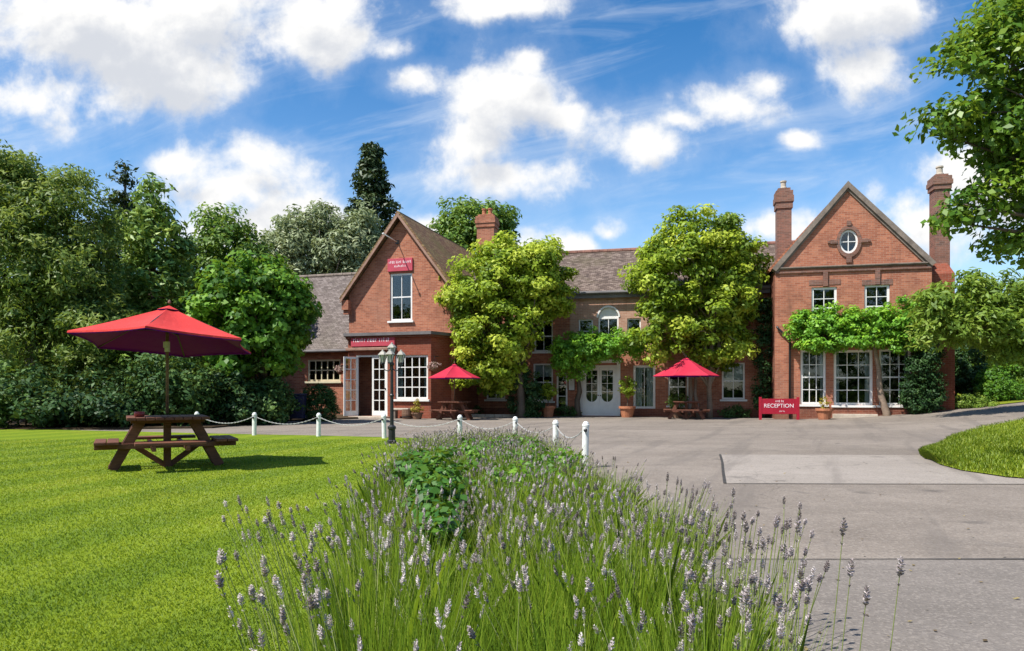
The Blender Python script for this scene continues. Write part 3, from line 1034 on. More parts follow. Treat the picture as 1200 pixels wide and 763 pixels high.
def chimney(base, q, t, w, d, zb, zs, zt, mat, pots=1, parent=None):
    mb = MB()
    mb.box(-w / 2, -d / 2, zb, w / 2, d / 2, zs)
    k = (zt - zs)
    mb.box(-w / 2 - .05, -d / 2 - .05, zs + .001, w / 2 + .05, d / 2 + .05, zs + k * .3)
    mb.box(-w / 2 - .09, -d / 2 - .09, zs + k * .3 + .001, w / 2 + .09, d / 2 + .09, zs + k * .6)
    mb.box(-w / 2 - .06, -d / 2 - .06, zs + k * .6 + .001, w / 2 + .06, d / 2 + .06, zs + k * .85)
    mb.box(-w / 2 + .04, -d / 2 + .04, zs + k * .85 + .001, w / 2 - .04, d / 2 - .04, zt)
    o = mb.build('chimney', mat, house, base @ Matrix.Translation((q, t, 0)))
    for i in range(pots):
        x = (i - (pots - 1) / 2) * .34
        p = MB().lathe([(.15, 0), (.15, .08), (.12, .1), (.115, .3), (.145, .32), (.14, .38), (.1, .38), (.09, .2)], 12)
        p.build('pot', M_STONEL if pots == 1 else M_TERRA, o, Matrix.Translation((x, 0, zt + .001)), smooth=False)
    return o


qc, zb_ = FM.at(918, 246, 3.2)
chimney(IDM, qc, 3.2, .62, .6, 6.0, zb_, FM.at(918, 222, 3.2)[1], M_CHIM)
qc2, zb2 = FM.at(1101, 224, .95)
chimney(IDM, qc2, .95, .56, .6, 5.6, zb2, FM.at(1101, 206, .95)[1], M_CHIM)
# full-height breast at the right end of the wing
mb = MB()
q3, _ = FM.at(1119, 400, .3)
mb.box(sR + .002, .3, -.6, q3, 2.2, zC - .35)
mb.add([(sR + .002, .3, zC - .349), (q3, .3, zC - .349), (q3, 2.2, zC - .349), (sR + .002, 2.2, zC - .349), (sR + .15, .5, zC + .1), (q3 - .2, .5, zC + .1), (q3 - .2, 1.6, zC + .1), (sR + .15, 1.6, zC + .1)],
       [(0, 1, 5, 4), (1, 2, 6, 5), (2, 3, 7, 6), (3, 0, 4, 7), (4, 5, 6, 7)])
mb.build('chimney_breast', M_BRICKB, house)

# ---- middle range
T0 = 1.5
mL = -17.2
H = []
kw = dict(meet=True, fw=.07)
add_win(FM, IDM, T0, (570, 430, 592, 468), 2, 2, H, blind=.4, **kw)
add_win(FM, IDM, T0, (626, 376, 648, 412), 2, 2, H, **kw)
add_win(FM, IDM, T0, (625, 426, 648, 470), 2, 2, H, blind=.35, **kw)
add_win(FM, IDM, T0, (652, 437, 665, 479), 1, 3, H, sill=False, fw=.08)
add_win(FM, IDM, T0, (742, 428, 768, 479), 2, 1, H, sill=False, fw=.10, curtain=3, blind=0, label='tall white french window with drawn pale curtains')
add_win(FM, IDM, T0, (783, 432, 807, 475), 2, 2, H, **kw)
add_win(FM, IDM, T0, (846, 425, 873, 468), 2, 2, H, blind=.5, **kw)
add_win(FM, IDM, T0, (846, 369, 873, 410), 2, 2, H, **kw)
add_win(FM, IDM, T0, (678, 374, 695, 402), 1, 2, H, fw=.06, sill=False)
add_win(FM, IDM, T0, (701, 360, 725, 402), 2, 1, H, fw=.07, arched=True, sill=False, label='arched white window over the porch climber')
add_win(FM, IDM, T0, (735, 373, 751, 402), 1, 2, H, fw=.06, sill=False)
# double door
da, dzb, db, dzt = FM.rect(682, 428, 723, 489, T0)
dzb = 0.03
H.append(rect_hole(da, dzb, db, dzt))
_, zE = FM.at(720, 341, T0)
MB().pierced([(mL, -.6), (sL + .1, -.6), (sL + .1, zE), (mL, zE)], H, T0, .22).build('wall', M_BRICK, house)
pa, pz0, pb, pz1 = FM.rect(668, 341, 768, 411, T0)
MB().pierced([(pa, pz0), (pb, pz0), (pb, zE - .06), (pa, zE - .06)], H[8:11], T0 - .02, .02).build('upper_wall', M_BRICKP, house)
dm = (da + db) / 2
dfr = MB()
dfr.box(da + .004, T0 + .02, dzb, da + .09, T0 + .16, dzt - .004)
dfr.box(db - .09, T0 + .02, dzb, db - .004, T0 + .16, dzt - .004)
dfr.box(da + .09, T0 + .02, dzt - .10, db - .09, T0 + .16, dzt - .004)
dfr.box(da - .16, T0 - .07, dzb, da - .001, T0 - .003, dzt + .10)
dfr.box(db + .001, T0 - .07, dzb, db + .16, T0 - .003, dzt + .10)
dfr.box(da - .22, T0 - .16, dzt + .101, db + .22, T0 - .003, dzt + .25)
dfr.build('door_frame', M_WHITE, house, bevel=.006)
for sd in (-1, 1):
    w = (db - da) / 2 - .095
    h = dzt - .105 - dzb
    x0, x1 = -w / 2, w / 2
    gw = w / 2 - .10
    zc = h * .40
    hole = [(gw, h - .14)] + [(-gw, h - .14)] + [(-gw * math.cos(math.pi * i / 10), zc - gw * math.sin(math.pi * i / 10)) for i in range(11)]
    mb = MB()
    mb.pierced([(x0, 0), (x1, 0), (x1, h), (x0, h)], [hole], 0, .05)
    mb.box(x0, .05, 0, x1, .056, zc - gw - .02)
    mb.box(x0 + .1, -.015, .12, x1 - .1, -.002, zc - gw - .14)
    for i in (1, 2, 3):
        z = zc + (h - .14 - zc) * (i - .4) / 3.2
        mb.box(-gw, .015, z - .012, gw, .035, z + .012)
    mb.box(-.013, .014, zc - gw + .01, .013, .036, h - .14)
    leaf = mb.build('door', M_WHITE, house, Matrix.Translation((dm + sd * (w / 2 + .002), T0 + .06, dzb)))
    gm = MB()
    gm.prism(list(reversed([(x * .999, z) for x, z in hole])), .04, .045)
    gm.build('pane', M_GLASS, leaf, recalc=True)
    MB().lathe([(.0, 0), (.03, .005), (.03, .03), (.012, .035), (.012, .05)], 10, M=Matrix.Translation((-sd * (w / 2 - .05), -.002, h * .42)) @ Matrix.Rotation(R(90), 4, 'X')).build('handle', M_BLACK, leaf)

mb = MB()
mb.box(mL, T0 + .003, -.6, mL + .2, T0 + 8, zE)
mb.box(mL, T0 + 8, -.6, sL, T0 + 8.2, zE)
mb.build('side_wall', M_BRICKD, house)
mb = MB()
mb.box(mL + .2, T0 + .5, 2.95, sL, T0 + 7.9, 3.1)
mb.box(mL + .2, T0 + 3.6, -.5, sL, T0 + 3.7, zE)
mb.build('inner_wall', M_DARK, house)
tr_, (qq_, zR) = T0 + 4.1, FM.at(700, 295, T0 + 4.1)
mb = MB()
mb.slab((mL - 1.2, T0 - .3, zE - .02), (sA, T0 - .3, zE - .02), (sA, tr_, zR), (mL - 1.2, tr_, zR), .12)
mb.slab((sA, T0 + 8.5, zE - .02), (mL - 1.2, T0 + 8.5, zE - .02), (mL - 1.2, tr_, zR + .001), (sA, tr_, zR + .001), .12)
roof2 = mb.build('roof', M_TILE, house)
mb = MB()
nt = 44
for i in range(nt):
    x0 = mL - 1.2 + (sL + 2 - mL + 1.2) * i / nt
    x1 = mL - 1.2 + (sL + 2 - mL + 1.2) * (i + 1) / nt - .012
    mb.tube([(x0, tr_, zR + .0), (x1, tr_, zR + .0)], .12, 8)
mb.build('ridge_tiles', M_RIDGE, roof2)
mb = MB()
mb.tube([(mL, T0 - .36, zE - .1), (sL - .02, T0 - .36, zE - .1)], .075, 8)
mb.box(mL, T0 - .27, zE - .34, sL - .02, T0 - .25, zE - .16)
mb.build('gutter', M_LEAD, house)
# grey rendered band at the head of the middle wall
qc3, zs3 = FM.at(571, 268, tr_)
chimney(IDM, qc3, tr_, .95, .8, 7.2, zs3, FM.at(571, 253, tr_)[1], M_BRICK, 2)
# plinth of the middle range
mb = MB()
mb.box(mL + .5, T0 - .05, -.6, da - .23, T0 - .002, .36)
mb.box(db + .23, T0 - .05, -.6, sL, T0 - .002, .36)
mb.build('plinth', M_BRICKD, house)

# ---- left wing
lL, _ = FL.at(409, 400, 0)
lR, _ = FL.at(533, 400, 0)
lA, lzA = FL.at(470, 254, 0)
_, lzE = FL.at(409, 345, 0)
H = []
add_win(FL, ML, 0, (457, 320, 483, 376), 2, 2, H, meet=True, fw=.09)
MB().pierced([(lL, -.6), (lR, -.6), (lR, lzE), (lA, lzA - .1), (lL, lzE)], H, 0, .2).build('wall', M_BRICK, house, ML)
mb = MB()
mb.box(lL, .003, -.6, lL + .22, 12, lzE - .05)
mb.box(lR - .22, .003, -.6, lR, 12, lzE - .05)
mb.box(lL, 12, -.6, lR, 12.2, lzE - .05)
mb.build('side_wall', M_BRICKD, house, ML)
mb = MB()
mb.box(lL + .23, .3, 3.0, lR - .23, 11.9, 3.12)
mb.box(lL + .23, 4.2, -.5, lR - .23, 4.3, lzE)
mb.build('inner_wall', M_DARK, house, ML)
sl = (lzA - lzE) / (lA - lL)
ov_ = .26
mb = MB()
mb.slab((lA, -.32, lzA + .05), (lL - ov_, -.32, lzE - sl * ov_ + .05), (lL - ov_, 12.3, lzE - sl * ov_ + .05), (lA, 12.3, lzA + .05), .10)
slr = (lzA - lzE) / (lR - lA)
mb.slab((lR + ov_, -.32, lzE - slr * ov_ + .05), (lA, -.32, lzA + .052), (lA, 12.3, lzA + .052), (lR + ov_, 12.3, lzE - slr * ov_ + .05), .10)
roofL = mb.build('roof', M_TILEM, house, ML, recalc=True)
mb = MB()
for i in range(28):
    mb.tube([(lA, -.34 + .44 * i, lzA + .07), (lA, -.34 + .44 * i + .43, lzA + .07)], .11, 8)
mb.build('ridge_tiles', M_TILEM, roofL)
mb = MB()
for (x0, s_) in ((lL - ov_, sl), (lR + ov_, slr)):
    z0 = lzE - s_ * ov_ - .05
    mb.add([(x0, -.36, z0 + .09), (lA, -.36, lzA + .09), (lA, -.36, lzA - .08), (x0, -.36, z0 - .06),
            (x0, -.322, z0 + .09), (lA, -.322, lzA + .09), (lA, -.322, lzA - .08), (x0, -.322, z0 - .06)],
           [(0, 1, 2, 3), (7, 6, 5, 4), (0, 4, 5, 1), (1, 5, 6, 2), (2, 6, 7, 3), (3, 7, 4, 0)])
mb.build('barge_board', M_BARGE, house, ML, recalc=True)
for (x, d) in ((lL, -1), (lR, 1)):
    xa, xb = sorted((x + d * .22, x - d * .12))
    mb = MB()
    mb.box(xa, -.28, lzE - .75, xb, -.003, lzE - .3)
    mb.box(xa + .04, -.2, lzE - .95, xb - .04, -.003, lzE - .752)
    mb.build('kneeler', M_BRICK, house, ML)

# single-storey range on the far left
T1 = .7
eL = -13.5
_, zE1 = FL.at(388, 409, T1)
_, zR1 = FL.at(385, 323, T1 + 3.4)
H = []
a, z0, b, z1 = FL.rect(360, 421, 399, 447, T1)
H.append(rect_hole(a, z0, b, z1))
window(ML, T1, a, z0, b, z1, 5, 2, M_CREAM, fw=.09, bar=.05, label='wide cream casement in the low range')
MB().pierced([(eL, -.6), (lL - .003, -.6), (lL - .003, zE1), (eL, zE1)], H, T1, .2).build('wall', M_BRICK, house, ML)
mb = MB()
mb.slab((eL, T1 - .35, zE1 - .05), (lL - .01, T1 - .35, zE1 - .05), (lL - .01, T1 + 3.4, zR1), (eL, T1 + 3.4, zR1), .12)
mb.slab((lL - .01, T1 + 7.2, zE1 - .05), (eL, T1 + 7.2, zE1 - .05), (eL, T1 + 3.4, zR1 + .001), (lL - .01, T1 + 3.4, zR1 + .001), .12)
roof3 = mb.build('roof', M_SLATE, house, ML)
mb = MB()
for i in range(20):
    mb.tube([(eL + i * .54, T1 + 3.4, zR1), (eL + i * .54 + .52, T1 + 3.4, zR1)], .1, 8)
mb.build('ridge_tiles', M_STONE, roof3)
mb = MB()
mb.tube([(eL, T1 - .42, zE1 - .12), (lL - .02, T1 - .42, zE1 - .12)], .07, 8)
mb.build('gutter', M_LEAD, house, ML)
mb = MB()
mb.box(eL, T1 + .003, -.6, eL + .2, T1 + 6.8, zE1)
mb.box(eL + .2, T1 + 2.6, -.5, lL - .05, T1 + 2.7, zE1)
mb.build('side_wall', M_BRICKD, house, ML)

# ---- bay under the left gable
TB = -1.25
bA, _ = FL.at(408, 440, TB)
bB, _ = FL.at(505, 440, TB)
bE = min(lR - .08, FL.at(529, 440, 0)[0])
_, zBt = FL.at(460, 391, TB)
H = []
wa, wz0, wb, wz1 = FL.rect(463, 416, 501.5, 468, TB)
H.append(rect_hole(wa, wz0, wb, wz1))
window(ML, TB, wa, wz0, wb, wz1, 4, 4, fw=.09, bar=.04, curtain=2)
ga, gz0_, gb, gz1_ = FL.rect(417, 416, 454, 484, TB)
gz0_ = .08
H.append(rect_hole(ga, gz0_, gb, gz1_))
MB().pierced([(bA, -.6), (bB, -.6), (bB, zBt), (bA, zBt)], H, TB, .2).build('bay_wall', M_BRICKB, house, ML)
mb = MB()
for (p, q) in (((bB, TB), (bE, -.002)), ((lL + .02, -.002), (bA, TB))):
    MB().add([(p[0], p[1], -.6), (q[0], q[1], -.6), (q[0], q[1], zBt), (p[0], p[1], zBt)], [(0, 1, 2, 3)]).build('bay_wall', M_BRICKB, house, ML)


def bay_ring(off, z0, z1, mat, name):
    o = off
    P = [(lL - .0 - o * .4, -.003), (bA - o * .5, TB - o), (bB + o * .45, TB - o), (bE + o * .9, -.003)]
    n = 4
    vs = [(x, y, z0) for x, y in P] + [(x, y, z1) for x, y in P]
    mb = MB().add(vs, [(3, 2, 1, 0), (4, 5, 6, 7)] + [(i, (i + 1) % n, n + (i + 1) % n, n + i) for i in range(n)])
    return mb.build(name, mat, house, ML, recalc=True)


bay_ring(.22, zBt - .08, zBt + .05, M_LEAD, 'bay_roof')
bay_ring(.12, zBt - .17, zBt - .082, M_BRICKD, 'bay_cornice')
sg_a, sg_z0, sg_b, sg_z1 = FL.rect(412.5, 392, 463.5, 406.5, TB)
MB().box(sg_a - .25, TB - .14, sg_z0 - .16, sg_b + .05, TB - .003, sg_z0 - .03).build('sign_ledge', M_BARGE, house, ML, bevel=.02)
# french doors: right leaf shut, left leaf swung outwards
mb = MB()
mb.box(ga + .004, TB + .03, gz0_, ga + .07, TB + .13, gz1_ - .004)
mb.box(gb - .07, TB + .03, gz0_, gb - .004, TB + .13, gz1_ - .004)
mb.box(ga + .07, TB + .03, gz1_ - .08, gb - .07, TB + .13, gz1_ - .004)
mb.build('door_frame', M_WHITE, house, ML)
lw = (gb - ga - .14) / 2
lh = gz1_ - .085 - gz0_ - .01


def glazed_leaf(M, label):
    mb = MB()
    s_ = .085
    mb.box(0, 0, 0, s_, .045, lh)
    mb.box(lw - s_, 0, 0, lw, .045, lh)
    mb.box(s_, 0, 0, lw - s_, .045, .22)
    mb.box(s_, 0, lh - s_, lw - s_, .045, lh)
    for i in range(1, 5):
        z = .22 + (lh - s_ - .22) * i / 5
        mb.box(s_, .008, z - .018, lw - s_, .037, z + .018)
    mb.box(lw / 2 - .018, .006, .22, lw / 2 + .018, .039, lh - s_)
    o = mb.build('door', M_WHITE, house, M)
    MB().box(s_, .018, .22, lw - s_, .024, lh - s_).build('pane', M_GLASS, o)
    MB().box(lw - .06, -.05, lh * .44, lw - .03, -.002, lh * .47).build('handle', M_BLACK, o)
    o['label'] = label
    return o


glazed_leaf(ML @ Matrix.Translation((gb - .07 - lw, TB + .05, gz0_ + .01)), 'closed white glazed door leaf')
glazed_leaf(ML @ Matrix.Translation((ga + .07, TB + .02, gz0_ + .01)) @ Matrix.Rotation(R(-118), 4, 'Z'), 'white glazed door leaf swung open outwards')
MB().box(ga - .1, TB - .5, -.2, gb + .1, TB - .003, .07).build('step', M_STONEL, house, ML, bevel=.01)


# ------------------------------------------------------------------ signs
def text_mesh(name, txt, size, mat, parent, M, ext=.004):
    cu = bpy.data.curves.new(name, 'FONT')
    cu.body = txt
    cu.size = size
    cu.align_x = 'CENTER'
    cu.align_y = 'CENTER'
    cu.extrude = ext
    tmp = bpy.data.objects.new(name + '_curve', cu)
    COL.objects.link(tmp)
    dg = bpy.context.evaluated_depsgraph_get()
    me = bpy.data.meshes.new_from_object(tmp.evaluated_get(dg))
    bpy.data.objects.remove(tmp)
    bpy.data.curves.remove(cu)
    o = bpy.data.objects.new(name, me)
    me.materials.clear()
    me.materials.append(mat)
    COL.objects.link(o)
    o.parent = parent
    o.matrix_basis = M
    return o


def strokes(mb, x0, x1, z0, h, seed, y=-.004):
    """weathered lettering too small to read: short uneven strokes"""
    rng = random.Random(seed)
    x = x0
    while x < x1:
        w = h * rng.uniform(.35, .6)
        tall = rng.random() < .3
        mb.box(x, y, z0, x + w * .35, -.0005, z0 + h * (1.0 if tall else .7))
        if rng.random() < .7:
            mb.box(x + w * .35, y, z0 + h * .5, x + w * .8, -.0005, z0 + h * .7)
        if rng.random() < .5:
            mb.box(x + w * .35, y, z0, x + w * .8, -.0005, z0 + h * .2)
        x += w + h * (.12 if rng.random() < .85 else .55)


RX90 = Matrix.Rotation(R(90), 4, 'X')
sw = sg_b - sg_a
sh = sg_z1 - sg_z0
s1 = thing('sign', 'long faded red fascia sign over the french doors of the bay', 'sign')
s1.matrix_basis = FL.M @ Matrix.Translation(((sg_a + sg_b) / 2, TB - .004, sg_z0 + .02))
MB().box(-sw / 2, -.10, 0, sw / 2, 0, sh).build('board', M_REDP, s1, bevel=.01)
MB().box(-sw / 2 - .05, -.13, sh + .001, sw / 2 + .05, 0, sh + .04).build('trim', M_BARGE, s1)
mb = MB()
strokes(mb, -sw * .44, sw * .43, sh * .36, sh * .34, 3)
mb.build('lettering', M_LETT, s1, Matrix.Translation((0, -.10, 0)))
ga_, g0, gb_, g1 = FL.rect(455, 303, 484, 318, 0)
s2 = thing('sign', 'small faded red sign above the sash window in the left gable', 'sign')
s2.matrix_basis = FL.M @ Matrix.Translation(((ga_ + gb_) / 2, -.004, g0))
w2, h2 = gb_ - ga_, g1 - g0
MB().box(-w2 / 2, -.07, 0, w2 / 2, 0, h2).build('board', M_REDP, s2, bevel=.008)
mb = MB()
strokes(mb, -w2 * .44, w2 * .42, h2 * .62, h2 * .2, 5)
strokes(mb, -w2 * .22, w2 * .25, h2 * .32, h2 * .18, 6)
mb.build('lettering', M_LETT, s2, Matrix.Translation((0, -.07, 0)))
# flagpole bracket near the apex whose shadow falls down the gable
fp = thing('flagpole', 'short white pole standing out from the peak of the left gable', 'pole')
fq, fz = FL.at(466, 284, 0)
fp.matrix_basis = FL.M @ Matrix.Translation((fq, 0, fz))
MB().tube([(0, -.004, 0), (-.03, -1.3, .10)], .025, 8).build('pole', M_WHITE, fp, smooth=True)
MB().lathe([(.0, -.05), (.05, -.02), (.05, .02), (0, .05)], 10, (-.03, -1.33, .10)).build('finial', M_WHITE, fp, smooth=True)
MB().box(-.08, -.06, -.08, .08, -.003, .08).build('bracket', M_BLACK, fp)

rs = thing('sign', 'bright red reception board on two posts by the right wing', 'sign', (*FM.w(*[FM.at(913, 480, -.9)[0], -.9])[:2], 0), R(-6))
RW, RH = 1.58, .62
rs_z = gz(*rs.location[:2])
rs.location.z = rs_z
MB().box(-RW / 2 + .02, -.03, .24, RW / 2 - .02, .02, .24 + RH).build('board', M_RED, rs, bevel=.006)
for sd in (-1, 1):
    MB().box(sd * (RW / 2 - .05) - .05, -.045, -.05, sd * (RW / 2 - .05) + .05, .045, .93).build('post', M_RED, rs, bevel=.006)
text_mesh('lettering', 'RECEPTION', .225, M_LETT, rs, Matrix.Translation((-.02, -.034, .57)) @ RX90)
mb = MB()
strokes(mb, -.15, .15, .72, .09, 8)
strokes(mb, .0, .2, .33, .06, 9)
mb.build('lettering', M_LETT, rs, Matrix.Translation((0, -.031, 0)))

nb_a, nb_z0, nb_b, nb_z1 = FM.rect(666, 443, 674, 458, T0)
nb = thing('notice', 'small pale menu case on the brick beside the white door', 'notice')
nb.matrix_basis = FM.M @ Matrix.Translation(((nb_a + nb_b) / 2, T0 - .003, nb_z0))
wN, hN = nb_b - nb_a, nb_z1 - nb_z0
MB().box(-wN / 2, -.05, 0, wN / 2, 0, hN).build('case', M_WOODB, nb, bevel=.006)
MB().box(-wN / 2 + .03, -.055, .04, wN / 2 - .03, -.051, hN - .04).build('sheet', M_CURT, nb)


# ------------------------------------------------------------------ picnic tables and parasols
def picnic_table(label, x, y, rz, name='picnic_table', group='square picnic tables'):
    t = thing(name, label, 'picnic table', (x, y, gz(x, y) + (.04 if y < 16 and x < 1 else 0)), rz, group)
    mb = MB()
    n = 9
    w = 1.06
    for i in range(n):
        x0 = -w / 2 + w * i / n
        mb.box(x0 + .004, -w / 2, .705, x0 + w / n - .004, w / 2, .75)
    mb.beam((-.48, -.25, .68), (.48, -.25, .68), .05, .045)
    mb.beam((-.48, .25, .68), (.48, .25, .68), .05, .045)
    mb.build('tabletop', M_WOOD, t, bevel=.006)
    for k in range(4):
        Mk = Matrix.Rotation(k * math.pi / 2, 4, 'Z')
        mb = MB()
        for j in (0, 1):
            hl = .47 if k % 2 == 0 else .44
            mb.box(.62 + j * .155, -hl, .375, .62 + j * .155 + .145, hl, .415, Mk)
        mb.build('seat', M_WOOD, t, bevel=.006)
    for sd in (-1, 1):
        mb = MB()
        for yy in (-.16, .16):
            mb.beam((sd * .34, yy, .70), (sd * .70, yy, 0), .05, .13, (0, 1, 0) if False else (1, 0, 0))
        mb.build('leg', M_WOOD, t, bevel=.005)
    mb = MB()
    for q in (-.21, .21):
        mb.beam((-.92, q, .335), (.92, q, .335), .05, .075)
        mb.beam((q, -.92, .334), (q, .92, .334), .05, .073)
    mb.build('cross_beam', M_WOOD, t, bevel=.004)
    mb = MB()
    mb.box(-.05, -.05, 0, .05, .05, .70)
    mb.build('centre_post', M_WOOD, t, bevel=.005)
    for sd in (-1, 1):
        mb = MB().beam((sd * .44, 0, .335), (sd * .03, 0, .03), .06, .075)
        mb.build('brace', M_WOOD, t, bevel=.004)
    return t


def parasol(label, x, y, z0, rR, rim, apex, mat, rot, tilt, group, crank=True, nn=6):
    t = thing('parasol', label, 'parasol', (x, y, z0), 0, group)
    MB().tube([(0, 0, .04), (0, 0, apex - .05 - z0)], .022, 10).build('pole', M_WOODB, t, smooth=True)
    MT = Matrix.Translation((0, 0, rim - z0)) @ Matrix.Rotation(tilt, 4, 'X') @ Matrix.Rotation(rot, 4, 'Z')
    hh = apex - rim
    mb = MB()
    K = 7
    for s_ in range(nn):
        a0, a1 = 2 * math.pi * s_ / nn, 2 * math.pi * (s_ + 1) / nn
        p0 = Vector((math.cos(a0), math.sin(a0), 0)) * rR
        p1 = Vector((math.cos(a1), math.sin(a1), 0)) * rR
        idx = {}
        vs = []
        for i in range(K + 1):
            r = i / K
            for j in range(K + 1):
                u = j / K
                p = (p0.lerp(p1, u)) * r
                scal = 1 - .07 * r * 4 * u * (1 - u)
                sag = -.035 * math.sin(math.pi * r) * 4 * u * (1 - u)
                idx[i, j] = len(vs)
                vs.append((p.x * scal, p.y * scal, hh * (1 - r) ** 1.06 + sag))
        fs = [(idx[i, j], idx[i + 1, j], idx[i + 1, j + 1], idx[i, j + 1]) for i in range(K) for j in range(K)]
        mb.add(vs, fs)
        # hem
        hv, hf = [], []
        for j in range(K + 1):
            q = vs[idx[K, j]]
            hv += [q, (q[0] * 1.003, q[1] * 1.003, q[2] - .028)]
        mb.add(hv, [(2 * j, 2 * j + 1, 2 * j + 3, 2 * j + 2) for j in range(K)])
    # little vent cap
    vs = [(0, 0, hh + .025)] + [(rR * .13 * math.cos(2 * math.pi * i / nn), rR * .13 * math.sin(2 * math.pi * i / nn), hh * .87 + .015) for i in range(nn)]
    mb.add(vs, [(0, 1 + i, 1 + (i + 1) % nn) for i in range(nn)])
    cnp = mb.build('canopy', mat, t, MT, smooth=False)
    ln = MB()  # second skin below the canopy, painted as the shaded side of the cloth
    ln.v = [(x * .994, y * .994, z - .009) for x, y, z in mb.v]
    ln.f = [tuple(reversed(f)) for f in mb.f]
    ln.build('underside_shade', M_UNDERSHADE, t, MT, smooth=False)
    MB().lathe([(.0, 0), (.025, .01), (.02, .04), (.0, .06)], 8, (0, 0, hh + .055)).build('finial', M_WOODB, t, MT)
    for s_ in range(nn):
        a0 = 2 * math.pi * s_ / nn
        c, sn = math.cos(a0) * rR, math.sin(a0) * rR
        rb = MB().beam((c * .03, sn * .03, hh * .93), (c * .985, sn * .985, -.012), .014, .018).beam((c * .02, sn * .02, hh * .35), (c * .52, sn * .52, hh * .42), .012, .014)
        rb.build('rib', M_BLACK, t, MT)
    if crank:
        mb = MB()
        mb.box(-.025, -.03, 0, .025, .03, .15)
        mb.tube([(.0, -.04, .06), (.0, -.10, .06), (.0, -.10, .14)], .009, 6)
        mb.build('crank', M_LAMPG, t, Matrix.Translation((0, 0, rim - z0 - .14)))
    return t


PT = (-5.1, 10.1)
picnic_table('dark stained square picnic table standing on the lawn', *PT, R(30))
parasol('large red parasol opened over the picnic table on the lawn', PT[0], PT[1], .79, 1.27, 1.88, 2.41, M_PARA, R(45), R(-6.0), 'opened red parasols')
mb = MB().lathe([(.05, 0), (.065, .01), (.07, .07), (.06, .075), (.055, .02)], 14)
o = mb.build('ash_pot', plain('red_glaze', (0.30, .035, .03), .4, .4), smooth=True)
o.location = (PT[0] - .22, PT[1] - .35, .791)
tag(o, 'small dark red pot standing on the lawn picnic table', 'pot')

t2 = Vector((-2.35, 27.9, 0))
picnic_table('brown picnic table in shade beneath the parasol beside the bay', t2.x, t2.y, R(-17))
parasol('deep red parasol opened between the bay and the ivy clad tree', t2.x, t2.y, .75, 1.08, 1.72, 2.27, M_PARAB, R(15), 0, 'opened red parasols', False)
t3 = Vector((7.3, 28.6, 0))
picnic_table('brown picnic table under the parasol in front of the sash windows', t3.x, t3.y, R(-10))
parasol('bright red parasol opened right of the french window', t3.x, t3.y, .75, 1.36, 1.82, 2.58, M_PARAB, R(-5), 0, 'opened red parasols', False)


# ------------------------------------------------------------------ posts, chains and lamp post
POSTS = [(-8.3, 18.0, 'beside the picnic table, its top just showing over the tabletop'), (-6.57, 17.4, 'standing right of the lawn parasol shadow'),
         (-4.82, 17.0, 'midway between picnic table and lamp post'), (-3.05, 16.3, 'half hidden behind the lamp post'),
         (-1.2, 15.6, 'first one right of the lamp post'), (0.07, 14.5, 'rising from the tips of the far lavender'),
         (.82, 12.8, 'next to last before the drive at the lavender edge'), (1.10, 10.3, 'nearest and largest, at the corner of the lavender')]


def post_mesh(h, r):
    return MB().lathe([(r, -.1), (r, h - .08), (r * 1.12, h - .075), (r * 1.12, h - .045), (r * .95, h - .04), (r * .8, h - .015), (r * .4, h), (0.001, h + .004)], 14)


tops = []
for i, (x, y, ds) in enumerate(POSTS):
    h = .62 if i < 7 else .70
    t = thing('bollard', 'white wooden chain post ' + ds, 'post', (x, y, .0), 0, 'white posts along the lawn edge')
    t.rotation_euler = (R(random.uniform(-1.6, 1.6)), R(random.uniform(-1.6, 1.6)), random.uniform(-.4, .4))
    post_mesh(h, .054 if i < 7 else .05).build('post', M_POST, t, smooth=False)
    MB().lathe([(.012, 0), (.03, .01), (.03, .025), (.01, .035)], 8, M=Matrix.Translation((0, -.057, h - .13)) @ RX90).build('hook', M_BLACK, t)
    tops.append(Vector((x, y, h - .12)))


def chain(a, b, label):
    n = max(18, int((b - a).length / .055))
    d = (b - a)
    hor = Vector((d.x, d.y, 0)).normalized()
    a2, b2 = a + hor * .07, b - hor * .07
    mb = MB()
    pt = lambda t: a2.lerp(b2, t) - Vector((0, 0, .17 * 4 * t * (1 - t)))
    for i in range(n):
        p, q = pt(i / n), pt((i + 1) / n)
        c = (p + q) / 2
        ax = (q - p).normalized()
        side = ax.cross(Vector((0, 0, 1))).normalized()
        oth = side if i % 2 else ax.cross(side)
        L = (q - p).length * .68
        ring = [c + ax * (L * math.cos(2 * math.pi * k / 8)) + oth * (.010 * math.sin(2 * math.pi * k / 8)) for k in range(8)]
        mb.tube(ring + ring[:1], .0042, 4, False)
    o = mb.build('chain', M_CHAIN, smooth=True)
    # origin at the first end
    return tag(o, label, 'chain', 'white chains between the posts')


CH = ['white chain sagging behind the picnic table', 'white chain between the second and third lawn posts', 'white chain ending at the post behind the lamp',
      'white chain sagging just right of the lamp post', 'white chain seen through the far lavender tips', 'short white chain beside the drive among the lavender', 'white chain leading to the nearest post at the corner']
for i in range(len(tops) - 1):
    chain(tops[i], tops[i + 1], CH[i])

lp = thing('street_lamp', 'black iron lamp post with three lanterns at the lawn edge', 'lamp post', (-2.57, 14.6, .04))
MB().lathe([(.10, -.05), (.10, .06), (.075, .08), (.072, .30), (.09, .32), (.09, .36), (.045, .40)], 14).build('base', M_BLACK, lp)
MB().lathe([(.042, .40), (.036, 1.0), (.05, 1.01), (.05, 1.04), (.034, 1.06), (.03, 1.66), (.05, 1.68), (.05, 1.72), (.03, 1.74), (.02, 1.86)], 12).build('pole', M_BLACK, lp)


